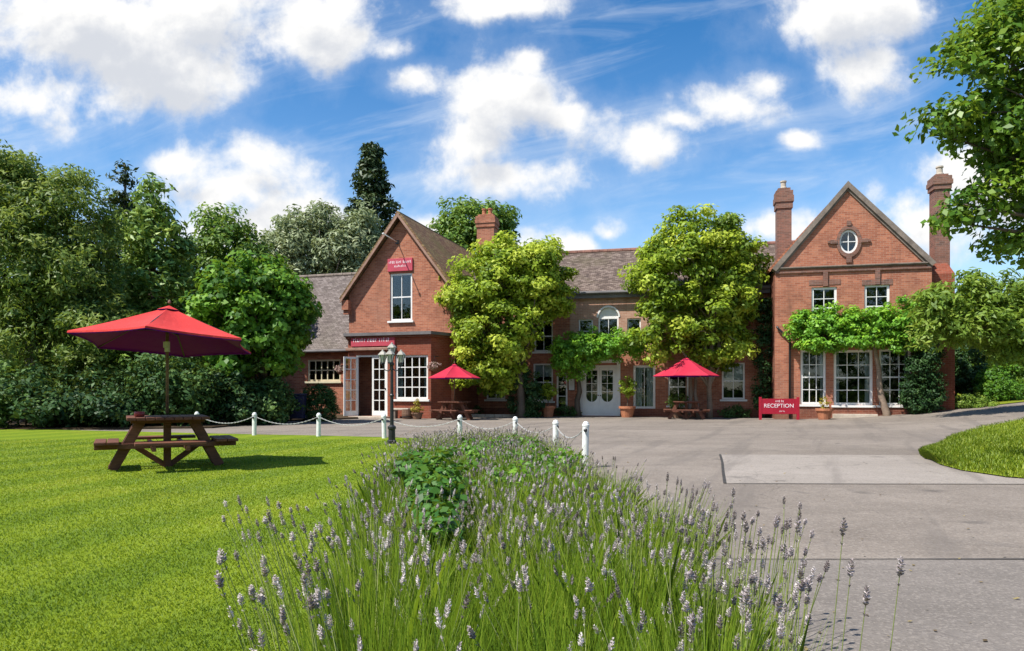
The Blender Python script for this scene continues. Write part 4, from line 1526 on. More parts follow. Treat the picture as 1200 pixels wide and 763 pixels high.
def lantern(x, y, z):
    mb = MB().lathe([(.045, 0), (.085, .16)], 6, (x, y, z))
    l = mb.build('lantern', M_LAMPG, lp)
    c = MB()
    c.lathe([(.105, .161), (.10, .175), (.045, .235), (.03, .24), (.02, .27), (.0, .28)], 6, (x, y, z))
    c.build('cap', plain('lamp_cap', (.35, .33, .28), .5, .4), l)
    f = MB()
    for k in range(6):
        a = 2 * math.pi * k / 6
        f.beam((x + .046 * math.cos(a), y + .046 * math.sin(a), z), (x + .087 * math.cos(a), y + .087 * math.sin(a), z + .16), .01, .01)
    f.lathe([(.05, -.03), (.05, -.001)], 8, (x, y, z))
    f.build('lantern_frame', M_BLACK, l)
    return l


for a in (0, 180, 270):
    c, s_ = math.cos(R(a)), math.sin(R(a))
    MB().tube([(0, 0, 1.62), (c * .08, s_ * .08, 1.55), (c * .16, s_ * .16, 1.58), (c * .195, s_ * .195, 1.67), (c * .195, s_ * .195, 1.70)], .012, 6).build('arm', M_BLACK, lp, smooth=True)
    lantern(c * .195, s_ * .195, 1.73)
lantern(0, 0, 1.885)


# ------------------------------------------------------------------ pots and planters
def pot_mesh(r, h):
    return MB().lathe([(r * .68, 0), (r * .92, h * .78), (r * 1.06, h * .79), (r * 1.06, h), (r * .93, h), (r * .9, h * .86), (0.01, h * .85)], 18)


def pot_plant(label, frame, px, t, r, h, bush, mat, seed, stem=0.0, shape=None, n=40, per=26, cr=.12, ls=.09, group='terracotta pots by the house', potmat=None, name='potted_plant'):
    q = frame.at(px, 480, t)[0]
    w = frame.w(q, t)
    root = thing(name, label, 'potted plant', (w.x, w.y, gz(w.x, w.y)), 0, group)
    pot_mesh(r, h).build('pot', potmat or M_TERRA, root, smooth=False)
    if stem:
        MB().tube([(0, 0, h * .8), (.015, 0, h + stem * .5), (0, .01, h + stem)], .022, 6).build('stem', M_BARK, root)
    foliage('foliage', bush, n, per, cr, ls, mat, root, seed)
    return root


pot_plant('round headed standard shrub in a terracotta pot left of the climber trunk', FM, 642, T0 - 1.4, .33, .5, [(0, 0, 1.18, .40, .40, .38)], L_LIME, 21, .45, n=60)
pot_plant('bright leafy standard shrub in a terracotta pot right of the white door', FM, 735, T0 - 1.0, .36, .5, [(0, 0, 1.42, .40, .38, .42)], L_LIME, 22, .62, n=60)
pot_plant('small golden shrub in a terracotta pot before the wing windows', FM, 966, -.9, .32, .45, [(0, 0, .62, .2, .2, .28)], L_YELL, 23, n=24, ls=.06, cr=.08)
pot_plant('pointed golden conifer in a low pot under the bay window', FL, 489, TB - .9, .24, .28, [(0, 0, .42, .26, .26, .16), (0, 0, .62, .13, .13, .24), (0, 0, .85, .06, .06, .14)], L_YELL, 24, n=50, per=20, cr=.07, ls=.06, potmat=M_WOODB)
pot_plant('pale leafy shrub in a dark tub behind the right hand picnic table', FM, 794, T0 - 1.15, .3, .4, [(0, 0, .72, .5, .4, .3)], L_WILLOW, 25, n=60, cr=.13, potmat=M_WOODB, name='potted_plant')
q = FL.at(477, 480, TB - .8)[0]
w = FL.w(q, TB - .8)
wp = thing('barrel_planter', 'brown wooden half barrel left of the golden conifer', 'planter', (w.x, w.y, 0), 0)
MB().lathe([(.19, 0), (.23, .2), (.21, .4), (.185, .4), (.18, .3), (.01, .29)], 16).build('barrel', M_WOODB, wp)
MB().lathe([(.215, .08), (.222, .08), (.226, .12), (.218, .12)], 16).build('hoop', M_BLACK, wp)
q = FL.at(470, 480, TB - .35)[0]
w = FL.w(q, TB - .35)
sb = thing('stone_bench', 'low pale stone bench against the bay under its window', 'bench', (w.x, w.y, 0), -FL.b)
MB().box(-.4, -.17, .36, .4, .17, .44).build('seat', M_STONEL, sb, bevel=.015)
for sd in (-1, 1):
    MB().box(sd * .28 - .07, -.13, 0, sd * .28 + .07, .13, .359).build('support', M_STONE, sb, bevel=.01)


def basket(label, frame, px, py, t, seed):
    q, z = frame.at(px, py, t)
    b = thing('hanging_basket', label, 'hanging basket')
    b.matrix_basis = frame.M @ Matrix.Translation((q, t, z))
    MB().lathe([(.04, -.2), (.13, -.14), (.19, -.02), (.19, 0), (.01, -.01)], 14).build('basket', M_WOODB, b)
    mb = MB()
    for k in range(3):
        a = 2.1 * k
        mb.tube([(.18 * math.cos(a), .18 * math.sin(a), 0), (0, 0, .42)], .006, 4)
    mb.tube([(0, .5, .46), (0, 0, .44), (0, 0, .40)], .014, 6)
    mb.build('bracket', M_BLACK, b)
    foliage('flowers', [(0, 0, .06, .26, .26, .14)], 26, 22, .09, .06, L_PINKF, b, seed)
    return b


basket('hanging basket of pale pink flowers on the right corner of the bay', FL, 509, 430, TB + .0, 31)
basket('hanging basket of pink flowers at the left corner of the bay', FL, 399, 434, TB + .9, 32)
w = Vector((-8.05, 25.6, 0))
bn = thing('wheelie_bin', 'dark navy bin in deep shade among the left shrubs', 'bin', (w.x, w.y, .055), R(8))
MB().add([(-.24, -.26, .08), (.24, -.26, .08), (.24, .26, .08), (-.24, .26, .08), (-.29, -.33, .95), (.29, -.33, .95), (.29, .33, .95), (-.29, .33, .95)],
         [(0, 3, 2, 1), (4, 5, 6, 7), (0, 1, 5, 4), (1, 2, 6, 5), (2, 3, 7, 6), (3, 0, 4, 7)]).build('body', M_NAVY, bn, bevel=.02)
MB().box(-.31, -.36, .951, .31, .36, 1.02).build('lid', M_NAVY, bn, bevel=.02)
for sd in (-1, 1):
    MB().tube([(sd * .25, .3, .1), (sd * .31, .3, .1)], .1, 12).build('wheel', M_BLACK, bn)
# stone ring round the left tree
q0, q1 = FM.at(548, 490, T0 - 1.9)[0], FM.at(606, 490, T0 - 1.9)[0]
w0 = FM.w((q0 + q1) / 2, T0 - 1.9)
kb = thing('stone_edging', 'low pale stone edging at the foot of the left lime coloured tree', 'edging', (w0.x, w0.y, 0), -FM.b)
mb = MB()
for i in range(9):
    a0 = math.pi + math.pi * i / 9
    a1 = math.pi + math.pi * (i + .95) / 9
    L2 = (q1 - q0) / 2
    P = [(L2 * math.cos(a), .75 * math.sin(a) * .5) for a in (a0, a1)]
    Q = [(x * .86, y * .8) for x, y in P]
    vs = [(*P[0], -.1), (*P[1], -.1), (*Q[1], -.1), (*Q[0], -.1), (*P[0], .13), (*P[1], .13), (*Q[1], .13), (*Q[0], .13)]
    mb.add(vs, [(0, 1, 2, 3), (7, 6, 5, 4), (0, 4, 5, 1), (1, 5, 6, 2), (2, 6, 7, 3), (3, 7, 4, 0)])
mb.build('stones', M_STONEL, kb, recalc=True, bevel=.01)

# ------------------------------------------------------------------ trees and climbers on the house
def pxw(px, py, Y):
    return ((px - 600) / 800 * Y, Y, CAMZ + (459 - py) / 800 * Y)


def ell(px, py, rx, ry, Y, rd, bx, by, bz=0):
    """crown lobe from where it stands at distance Y, relative to the tree's base"""
    k = Y / 800
    x, y, z = pxw(px, py, Y)
    return (x - bx, y - by, z - bz, rx * k, rd, ry * k)


bx, by = 0.35, 30.2
E = [ell(*a, bx, by) for a in ((598, 330, 52, 44, 30.2, 1.6), (560, 340, 36, 34, 30.0, 1.3), (632, 325, 34, 40, 30.4, 1.4), (645, 345, 22, 34, 30.6, 1.0), (575, 385, 46, 38, 29.9, 1.5), (602, 376, 38, 40, 30.2, 1.5),
                               (570, 425, 36, 28, 29.9, 1.2), (588, 425, 30, 30, 30.1, 1.2), (574, 444, 26, 18, 29.9, 1.0), (552, 444, 18, 16, 29.8, .8), (585, 305, 26, 28, 30.3, 1.0), (634, 296, 18, 20, 30.4, .8), (536, 345, 18, 22, 29.9, .8))]
tree('broad_tree', 'dense lime green tree with ivy on its trunk beside the left gable', 'tree', bx, by, E, 4.0, .22, 380, 100, .50, .22, L_LIME, 101, group=None, limbs=26, shell=.6, tvar=.42, flat=.62, jit=.17)
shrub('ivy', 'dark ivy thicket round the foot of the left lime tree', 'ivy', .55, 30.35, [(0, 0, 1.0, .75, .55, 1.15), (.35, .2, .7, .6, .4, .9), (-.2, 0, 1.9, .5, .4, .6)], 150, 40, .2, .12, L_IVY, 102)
bx, by = 8.55, 29.6
E = [ell(*a, bx, by) for a in ((800, 310, 46, 46, 29.4, 1.5), (845, 320, 40, 44, 29.7, 1.4), (808, 272, 30, 26, 29.4, 1.0), (855, 272, 18, 20, 29.8, .8), (765, 340, 28, 40, 29.3, 1.1), (875, 310, 20, 30, 29.9, .9), (785, 375, 38, 36, 29.2, 1.3),
                               (830, 370, 46, 44, 29.5, 1.5), (850, 355, 32, 40, 29.8, 1.2), (795, 405, 36, 24, 29.3, 1.1), (842, 405, 34, 24, 29.6, 1.1))]
tB = tree('broad_tree', 'tall yellow green tree with bare twin stems behind the right parasol', 'tree', bx, by, E, 4.2, .13, 370, 100, .50, .22, L_LIME, 103, limbs=26, shell=.6, tvar=.42, flat=.62, jit=.17, bark=M_BARKP)
limb_mesh('stem', (-.9, .1, -.1), (-.5, .2, 3.4), .10, [], M_BARKP, tB, 5)
limb_mesh('stem', (-.45, .1, -.1), (-.6, .2, 3.4), .09, [], M_BARKP, tB, 6)

# climber over the porch
w = FM.w(FM.at(680, 480, T0 - .5)[0], T0 - .5)
E = [ell(*a, w.x, w.y) for a in ((676, 420, 28, 27, 30.9, .8), (664, 414, 18, 22, 30.9, .6), (705, 404, 34, 17, 30.6, .8), (734, 404, 24, 16, 30.4, .7), (690, 406, 26, 18, 30.6, .8), (748, 402, 10, 12, 30.4, .5))]
cl = shrub('wisteria', 'bright green wisteria mounded over the white porch door', 'climber', w.x, w.y, E, 360, 46, .24, .15, L_WIST, 104, stems=0, shell=.5)
limb_mesh('trunk', (-.1, .1, -.1), (-.05, .05, 2.4), .16, [], M_BARK, cl, 9)
# climber across the right wing
w = FM.w(FM.at(1035, 480, -.25)[0], -.25)
E = [ell(*a, w.x, w.y, gz(w.x, w.y)) for a in ((950, 384, 28, 22, 28.0, .6), (985, 380, 36, 22, 27.7, .6), (1020, 380, 36, 22, 27.4, .6), (1055, 376, 36, 26, 27.2, .6), (1085, 370, 24, 26, 27.0, .6), (1010, 400, 40, 10, 27.4, .6), (965, 404, 30, 8, 27.8, .6), (1065, 398, 30, 14, 27.1, .5), (940, 380, 14, 14, 28.1, .4))]
cl = shrub('wisteria', 'vivid green wisteria trained across the right wing above its tall windows', 'climber', w.x, w.y, E, 430, 44, .25, .16, L_WIST, 105, stems=0, shell=.45)
limb_mesh('trunk', (.16, -.05, -.4), (-.38, .0, 3.0), .16, [], M_BARKP, cl, 12)
w = FM.w(FM.at(1082, 480, -.25)[0], -.25)
E = [ell(*a, w.x, w.y, gz(w.x, w.y)) for a in ((1082, 430, 22, 30, 27.1, .38), (1080, 460, 24, 26, 27.1, .45), (1072, 470, 16, 16, 27.1, .45), (1090, 410, 14, 22, 27.1, .35), (1092, 462, 14, 22, 27.1, .4))]
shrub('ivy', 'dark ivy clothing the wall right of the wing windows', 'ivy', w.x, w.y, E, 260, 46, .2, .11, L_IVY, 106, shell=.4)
w = FM.w(FM.at(896, 480, T0 - .3)[0], T0 - .3)
E = [ell(*a, w.x, w.y) for a in ((897, 372, 12, 30, 29.6, .3), (895, 420, 13, 30, 29.6, .3), (896, 460, 14, 28, 29.6, .35))]
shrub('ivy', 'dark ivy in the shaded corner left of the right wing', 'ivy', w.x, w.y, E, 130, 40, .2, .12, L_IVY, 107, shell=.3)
# low planting against the middle wall
for i, (px, t, rr, lab) in enumerate(((552, T0 - .5, .5, 'low dark shrub in shade against the wall left of the lime tree'), (664, T0 - .5, .45, 'low dark shrub under the narrow window by the porch'), (862, T0 - .5, .5, 'low dark shrub under the far right sash window'))):
    w = FM.w(FM.at(px, 480, t)[0], t)
    shrub('shrub', lab, 'shrub', w.x, w.y, [(0, 0, .22, rr * 1.3, .35, .32)], 40, 30, .16, .1, L_DARKG, 130 + i, shell=.3)

# ------------------------------------------------------------------ trees left of the house
bx, by = -17.2, 24.5
E = [ell(*a, bx, by) for a in ((20, 250, 52, 62, 24.5, 2.4), (-60, 240, 80, 80, 24.5, 2.6), (75, 265, 48, 60, 24.5, 2.0), (50, 320, 70, 60, 24.0, 2.4), (-30, 340, 80, 70, 24.2, 2.5), (95, 330, 45, 60, 24.2, 2.0), (20, 210, 30, 30, 24.6, 1.4), (90, 225, 26, 24, 24.6, 1.2), (60, 390, 80, 40, 23.6, 2.2), (120, 390, 50, 40, 23.6, 1.9))]
tree('willow_tree', 'large grey green willow like tree filling the far left edge', 'tree', bx, by, E, 4.5, .3, 950, 66, .50, .22, L_WILLOW, 201, limbs=22, aspect=.3, droop=.4, shell=.5, up=.35, jit=.16, tvar=.4)


def conifer(label, name, x, y, h, r, seed, mat, n, shape=1.0, zlow=.08, per=20, ls=.3, cr=.38, group=None):
    rng = np.random.default_rng(seed)
    z = gz(x, y)
    root = thing(name, label, 'conifer', (x, y, z), 0, group)
    cen = []
    for i in range(n):
        t = zlow + (1 - zlow) * (1 - math.sqrt(rng.random())) if shape >= 1 else zlow + (1 - zlow) * rng.random() ** .9
        if shape >= 1:
            rad = r * (1 - t) ** .85 + .1
        else:
            rad = r * (max(0.0, 1 - ((t - .45) / .56) ** 1.25) ** .85 if t > .45 else .88 + .27 * t) + .06
            rad *= 1 + .16 * math.sin(t * 41 + 3 * math.sin(t * 17))
        tier = .82 + .18 * math.sin(t * h * 3.2 + seed)
        a = rng.random() * 2 * math.pi
        rr = rad * tier * (0.45 + 0.6 * rng.random() ** .5)
        cen.append((rr * math.cos(a), rr * math.sin(a), t * h - .12 * rr))
    foliage('crown', None, 0, per, cr, ls, mat, root, seed, cen=cen, flat=.55, aspect=.34, up=.6, droop=.25)
    mb = MB().tube([(0, 0, -.2), (0, 0, h * .5), (0, 0, h * .97)], [h * .022, h * .014, .03], 8)
    rr = random.Random(seed)
    for c in rr.sample(cen, min(40, len(cen))):
        mb.tube([(0, 0, c[2] + .1), c], [.05, .015], 5)
    mb.build('trunk', M_BARK, root, smooth=True)
    return root


conifer('dark green conifer with a pointed top behind the left willow', 'conifer_tree', -17.0, 30.0, 11.2, 2.3, 202, L_CONIF, 420, cr=.45, per=30)
conifer('broad tiered green conifer standing right of the pointed one', 'conifer_tree', -15.0, 28.5, 10.3, 3.5, 203, L_CONB, 620, ls=.34, cr=.55, per=34)
bx, by = -13.6, 33
E = [ell(*a, bx, by) for a in ((262, 300, 46, 50, 33, 2.0), (240, 330, 45, 50, 33, 2.0), (290, 320, 34, 44, 33.2, 1.6), (262, 268, 28, 24, 33, 1.2), (275, 380, 45, 50, 33, 1.9))]
tree('round_tree', 'mid green rounded tree between the conifers and the bright maple', 'tree', bx, by, E, 4.2, .24, 420, 42, .5, .24, L_MIDG, 204, limbs=14, shell=.5)
bx, by = -8.9, 24.6
E = [ell(*a, bx, by) for a in ((295, 355, 48, 46, 24.5, 1.5), (330, 370, 38, 42, 24.6, 1.3), (270, 375, 40, 48, 24.4, 1.4), (305, 325, 32, 26, 24.6, 1.0), (345, 350, 22, 30, 24.7, .9), (296, 410, 54, 34, 24.4, 1.5), (325, 412, 24, 24, 24.6, 1.0), (262, 335, 22, 24, 24.5, .8))]
tree('maple_tree', 'bright green bushy maple beside the low tiled range', 'tree', bx, by, E, 2.9, .17, 330, 80, .42, .22, L_MAPLE, 205, limbs=18, shell=.62, aspect=.7, tvar=.4)
bx, by = -14.0, 50
E = [ell(*a, bx, by) for a in ((355, 290, 38, 46, 50, 2.6), (395, 300, 36, 42, 50, 2.6), (375, 262, 26, 22, 50, 1.6), (420, 290, 26, 34, 50.5, 2.0), (335, 300, 26, 34, 50, 2.0), (425, 260, 16, 20, 50.5, 1.4))]
tree('poplar_tree', 'soft silvery grey green tree rising behind the low roof', 'tree', bx, by, E, 9, .3, 620, 36, .7, .42, L_GREYW, 206, limbs=14, shell=.45, aspect=.3, droop=.3)
conifer('very tall dark conifer rising far behind the left gable', 'giant_conifer', -11.3, 55, 20.9, 3.1, 207, L_CONIF, 760, shape=.5, zlow=.2, ls=.5, cr=.55, per=18)
bx, by = -2.6, 46
E = [ell(*a, bx, by) for a in ((555, 262, 42, 28, 46, 2.2), (535, 275, 28, 24, 46, 1.8), (580, 268, 26, 28, 46.2, 1.8), (555, 300, 50, 40, 46, 2.4))]
tree('ash_tree', 'fresh green tree crown behind the twin pot chimney', 'tree', bx, by, E, 8, .3, 420, 34, .55, .32, L_MIDG, 208, limbs=12, shell=.5)

# understorey on the left
SH = [(-15.8, 21.2, 'dark laurel shrub at the far left edge of the lawn', L_DARKG, 2.0, 1.5, 2.0), (-13.2, 21.6, 'second dark laurel along the shaded lawn edge from the left', L_IVY, 1.5, 1.3, 1.6), (-11.3, 22.3, 'dark shrub directly behind the lawn parasol', L_DARKG, 1.2, 1.1, 2.5),
      (-12.2, 24.0, 'tall mid green shrub behind the parasol pole', L_MIDG, 1.6, 1.2, 3.7), (-9.6, 23.6, 'dark shrub below the bright maple at its left', L_IVY, 1.1, 1.0, 1.9), (-18.6, 21.0, 'dark shrub cut by the left edge of the view', L_DARKG, 2.0, 1.4, 2.4), (-14.6, 23.5, 'loose pale leaved shrub under the willow', L_WILLOW, 1.9, 1.2, 3.4), (-8.75, 24.4, 'drooping dark evergreen below the maple at its right', L_DARKG, .8, .9, 1.9)]
for i, (x, y, lab, m, rx, rd, h) in enumerate(SH):
    shrub('shrub', lab, 'shrub', x, y, [(0, 0, h * .52, rx * .8, rd, h * .5), (rx * .5, 0, h * .33, rx * .6, rd, h * (.28 + .03 * (i % 3))), (-rx * .5, .1, h * .35, rx * .7, rd, h * (.3 + .04 * (i % 2)))], 200, 40, .32, .17, m, 220 + i, z=.05, shell=.4, jit=.2, tvar=.4)
w = pxw(374, 484, 26.6)
shrub('clipped_bush', 'dark clipped round topped bush before the low range window', 'bush', w[0], w[1], [(0, 0, .72, .68, .6, .72), (0, 0, .4, .70, .62, .5), (0, 0, 1.0, .6, .5, .42)], 420, 36, .12, .07, L_DARKG, 240, z=.0, shell=.8)
bk = MB()

# far-off wood closing the view, and added trees behind the camera
rng = np.random.default_rng(5)
cen = []
for i in range(900):
    x = rng.uniform(-75, 75)
    y = 62 + rng.normal() * 3 + abs(x) * -.12
    hmax = 7.5 if abs(x) > 20 else 5.0
    cen.append((x, y, rng.random() ** .8 * hmax))
for i in range(700):
    x = rng.uniform(-60, -14)
    cen.append((x, 36 + rng.normal() * 2, rng.random() * 6.5))
for i in range(500):
    x = rng.uniform(21, 60)
    cen.append((x, 46 + rng.normal() * 2, rng.random() * 6.5))
for i in range(1700):  # added out of view behind the camera, darkens what the panes reflect
    x = rng.uniform(-70, 70)
    cen.append((x, -40 + rng.normal() * 2.5 + .004 * x * x, rng.random() * 15.0))
fw_, _ = foliage('woodland', None, 0, 34, 1.3, .75, L_MIDG, None, 6, cen=cen)
tag(fw_, 'far off mixed green woodland behind the house plus unseen trees added behind the viewer', 'woodland', kind='stuff')

# ------------------------------------------------------------------ right-hand trees
bx, by = 11.1, 10.4
E = [ell(a[0] + 14, *a[1:], bx, by, .1) for a in ((1180, 60, 60, 70, 10.2, 1.0), (1230, 130, 80, 90, 10.4, 1.2), (1140, 40, 42, 34, 10.0, .6), (1150, 130, 40, 36, 10.1, .6), (1105, 75, 34, 16, 9.9, .4), (1100, 130, 34, 22, 9.9, .4), (1185, 200, 44, 50, 10.2, .8), (1135, 215, 24, 14, 10.0, .4), (1190, 275, 34, 26, 10.2, .6),
                                   (1260, 240, 70, 70, 10.4, 1.0), (1330, 100, 110, 130, 10.4, 1.4), (1240, -20, 110, 70, 10.4, 1.3), (1125, 240, 30, 16, 10.0, .3), (1100, 245, 22, 10, 9.9, .25), (1160, 165, 34, 22, 10.1, .5))]
tree('oak_tree', 'near leafy tree reaching in from the upper right corner', 'tree', bx, by, E, 4.6, .20, 900, 34, .28, .12, L_OAK, 301, limbs=30, shell=.35, aspect=.6, up=.55)
bx, by = 19.6, 24.0
gb_ = gz(bx, by)
E = [ell(*a, bx, by, gb_) for a in ((1130, 350, 44, 26, 24, .9), (1170, 350, 44, 32, 24, 1.0), (1095, 362, 30, 18, 24, .6), (1200, 370, 40, 40, 24, 1.1), (1150, 380, 40, 24, 24, .9), (1235, 350, 40, 46, 24, 1.2), (1180, 400, 34, 26, 24.2, .8), (1105, 385, 30, 18, 24, .6))]
tree('weeping_tree', 'pale green spreading tree overhanging the right corner of the house', 'tree', bx, by, E, 2.2, .16, 430, 40, .40, .24, L_PALE, 302, limbs=20, shell=.45, aspect=.35, droop=.4)
for i, (px, Y, yt, rx, lab, m) in enumerate(((1135, 31, 395, 24, 'dark shrub in shade just right of the house corner', L_IVY), (1172, 33, 372, 30, 'tall green shrub behind the clipped hedge on the right', L_MIDG), (1215, 33, 350, 40, 'big mid green shrub at the right edge of the view', L_MIDG), (1168, 29.5, 428, 17, 'bright lime shrub in front of the dark shrubs on the right', L_MAPLE))):
    x, y, zt = pxw(px, yt, Y)
    z0 = gz(x, y)
    h = zt - z0
    k = Y / 800
    shrub('shrub', lab, 'shrub', x, y, [(0, 0, h * .55, rx * k, .9, h * .47), (0, 0, h * .3, rx * k * 1.15, .9, h * .32)], 200, 40, .26, .15, m, 310 + i, shell=.5)
x, y, zt = pxw(1192, 444, 28.8)
z0 = gz(x, y)
hd = shrub('hedge', 'long low clipped hedge along the right hand lawn', 'hedge', x, y, [(0, 0, .45, 1.5, .5, .5), (1.4, .2, .45, 1.4, .5, .5), (2.8, .4, .45, 1.5, .5, .52), (-.9, -.05, .42, .7, .45, .46)], 420, 36, .17, .09, L_MAPLE, 320, shell=.6)
x, y, zt = pxw(1135, 460, 27.6)
z0 = gz(x, y)
shrub('low_shrub', 'low spreading grey green shrub at the corner by the drive', 'shrub', x, y, [(0, 0, .22, .85, .5, .34), (.5, -.1, .15, .7, .4, .26)], 110, 34, .16, .09, L_PALE, 321, shell=.5)

# ------------------------------------------------------------------ lavender bed in front
rng = np.random.default_rng(11)


def bed_edges(y):
    l = np.interp(y, [1.2, 2, 3.5, 6, 9, 12.5, 14.5], [-.40, -.52, -.85, -1.2, -1.5, -1.65, -1.0])
    r = np.interp(y, [1.2, 2, 3.5, 9, 11.5, 13.2, 14.5], [.62, .74, .98, .84, .66, .34, -.2])
    return l, r


def tri_blades(name, P, D, wv, tint, mat, parent=None):
    """tapering blades: base P, vector D, half-width vector wv"""
    n = len(P)
    mid = P + D * .55 - np.array([0, 0, 1]) * 0 + np.cross(wv, D) * 0
    V = np.empty((n, 5, 3), np.float32)
    bend = D * np.array([1, 1, 0]) * .18
    V[:, 0] = P - wv
    V[:, 1] = P + wv
    V[:, 2] = P + D * .55 - bend + wv * .8
    V[:, 3] = P + D
    V[:, 4] = P + D * .55 - bend - wv * .8
    me = bpy.data.meshes.new(name)
    me.vertices.add(5 * n)
    me.vertices.foreach_set('co', V.reshape(-1))
    me.loops.add(5 * n)
    me.loops.foreach_set('vertex_index', np.arange(5 * n, dtype=np.int32))
    me.polygons.add(n)
    me.polygons.foreach_set('loop_start', np.arange(0, 5 * n, 5, dtype=np.int32))
    at = me.attributes.new('tint', 'FLOAT', 'FACE')
    at.data.foreach_set('value', np.clip(tint, 0, 1).astype(np.float32))
    me.update()
    me.validate()
    me.materials.append(mat)
    o = bpy.data.objects.new(name, me)
    COL.objects.link(o)
    if parent is not None:
        o.parent = parent
    return o


# plants
plants = []
y = 1.55
row = 0
while y < 14.3:
    l, r = bed_edges(y)
    st_ = .36 if y < 4 else .46
    x = l + .12 + (st_ / 2 if row % 2 else 0)
    while x < r - .05:
        plants.append((x + rng.normal() * .06, y + rng.normal() * .06, rng.uniform(.85, 1.15)))
        x += st_
    y += st_ * .9
    row += 1


def lav_foliage():
    Ps, Ds, Ws, Ts = [], [], [], []
    for (x, y, s) in plants:
        if (x + .5) ** 2 + ((y - 4.6) * .5) ** 2 < .09:
            continue
        n = int(800 if y < 3.2 else 480 if y < 6 else 260)
        a = rng.random(n) * 2 * np.pi
        rr = np.sqrt(rng.random(n)) * .2 * s
        P = np.stack([x + rr * np.cos(a), y + rr * np.sin(a), np.full(n, .03) + rng.random(n) * .12], 1)
        h = rng.uniform(.16, .46, n) * s * np.interp(y, [2, 3.5, 6, 9, 14], [1, 1.0, .8, .6, .5])
        lean = rr * .38 + .02
        D = np.stack([lean * np.cos(a) + rng.normal(size=n) * .05, lean * np.sin(a) + rng.normal(size=n) * .05, h], 1)
        b = rng.random(n) * np.pi
        wv = np.stack([np.cos(b), np.sin(b), np.zeros(n)], 1) * (rng.uniform(.0016, .0036, n) * (.8 if y < 2.4 else 1 if y < 5 else 1.6))[:, None]
        Ps.append(P); Ds.append(D); Ws.append(wv); Ts.append(rng.normal(.45 + .12 * rng.normal(), .22, n))
    return tri_blades('lavender_foliage', np.concatenate(Ps), np.concatenate(Ds), np.concatenate(Ws), np.concatenate(Ts), L_LAVL)


fo = lav_foliage()
tag(fo, 'fresh green narrow leaves of the lavender bed in the foreground', 'lavender', kind='stuff')


def flower_stems(specs, name_s, name_f, parent=None):
    """specs: base xyz, tip xyz, head length, head radius, tint"""
    n = len(specs)
    S = np.array(specs, float)
    P0, P1, hl, hr, ti = S[:, :3], S[:, 3:6], S[:, 6], S[:, 7], S[:, 8]
    axis = unit(P1 - P0)
    # stems: two crossed thin strips made of bent quads
    Vs = np.empty((n, 9, 3), np.float32)
    bend = np.stack([P1[:, 0] - P0[:, 0], P1[:, 1] - P0[:, 1], np.zeros(n)], 1)
    Pm = P0 * .5 + P1 * .5 - bend * .12
    top = P1 - axis * (hl * .3)[:, None]
    w = (.0016 + .00022 * np.clip(P0[:, 1], 0, 14))
    for k in range(3):
        a = 2 * np.pi * k / 3
        off = np.array([math.cos(a), math.sin(a), 0])
        Vs[:, k] = P0 + off * w[:, None]
        Vs[:, 3 + k] = Pm + off * w[:, None]
        Vs[:, 6 + k] = top + off * (w * .7)[:, None]
    F = []
    for lv in (0, 1):
        for k in range(3):
            k2 = (k + 1) % 3
            F.append((lv * 3 + k, lv * 3 + k2, lv * 3 + 3 + k2, lv * 3 + 3 + k))
    F = np.array(F)
    def mk(name, V, F, t, mat):
        n, nv = V.shape[:2]
        nf = len(F)
        idx = (F[None] + (np.arange(n) * nv)[:, None, None]).reshape(-1).astype(np.int32)
        me = bpy.data.meshes.new(name)
        me.vertices.add(n * nv)
        me.vertices.foreach_set('co', V.reshape(-1).astype(np.float32))
        me.loops.add(len(idx))
        me.loops.foreach_set('vertex_index', idx)
        me.polygons.add(n * nf)
        me.polygons.foreach_set('loop_start', np.arange(0, len(idx), 4, dtype=np.int32))
        at = me.attributes.new('tint', 'FLOAT', 'FACE')
        at.data.foreach_set('value', np.clip(t, 0, 1).astype(np.float32).reshape(-1))
        me.update(); me.validate()
        me.materials.append(mat)
        o = bpy.data.objects.new(name, me)
        COL.objects.link(o)
        if parent is not None: o.parent = parent
        return o
    so = mk(name_s, Vs, F, np.repeat(ti[:, None], len(F), 1), L_STEM)
    # heads: whorls of buds
    WH, BU = 7, 6
    c = np.cross(axis, np.array([0.3, 0.9, 0.1]))
    c = unit(c)
    d = np.cross(axis, c)
    V = np.empty((n, WH * BU * 4, 3), np.float32)
    T = np.empty((n, WH * BU), np.float32)
    for i in range(WH):
        f = i / (WH - 1)
        zc = -.35 + 1.0 * f if i > 0 else -.75
        prof = (math.sin(math.pi * (.18 + .74 * f)) ** .7) * (.75 if i == 0 else 1)
        for k in range(BU):
            a = 2 * np.pi * (k + .5 * (i % 2)) / BU + rng.normal(size=n) * .25
            rad = hr * prof * rng.uniform(.75, 1.25, n)
            o = c * np.cos(a)[:, None] + d * np.sin(a)[:, None]
            tg = -c * np.sin(a)[:, None] + d * np.cos(a)[:, None]
            ctr = P1 + axis * (hl * (zc - .15) + rng.normal(size=n) * hl * .03)[:, None]
            tipv = o * rad[:, None] + axis * (hl * .16)[:, None]
            wid = tg * (hr * .5 * prof)[:, None]
            j = (i * BU + k) * 4
            V[:, j] = ctr - axis * (hl * .02)[:, None]
            V[:, j + 1] = ctr + tipv * .7 + wid
            V[:, j + 2] = ctr + tipv * 1.15
            V[:, j + 3] = ctr + tipv * .7 - wid
            T[:, i * BU + k] = ti + rng.normal(size=n) * .22
    F2 = np.arange(WH * BU * 4).reshape(-1, 4)
    fo = mk(name_f, V, F2, T, L_FLOW)
    return so, fo


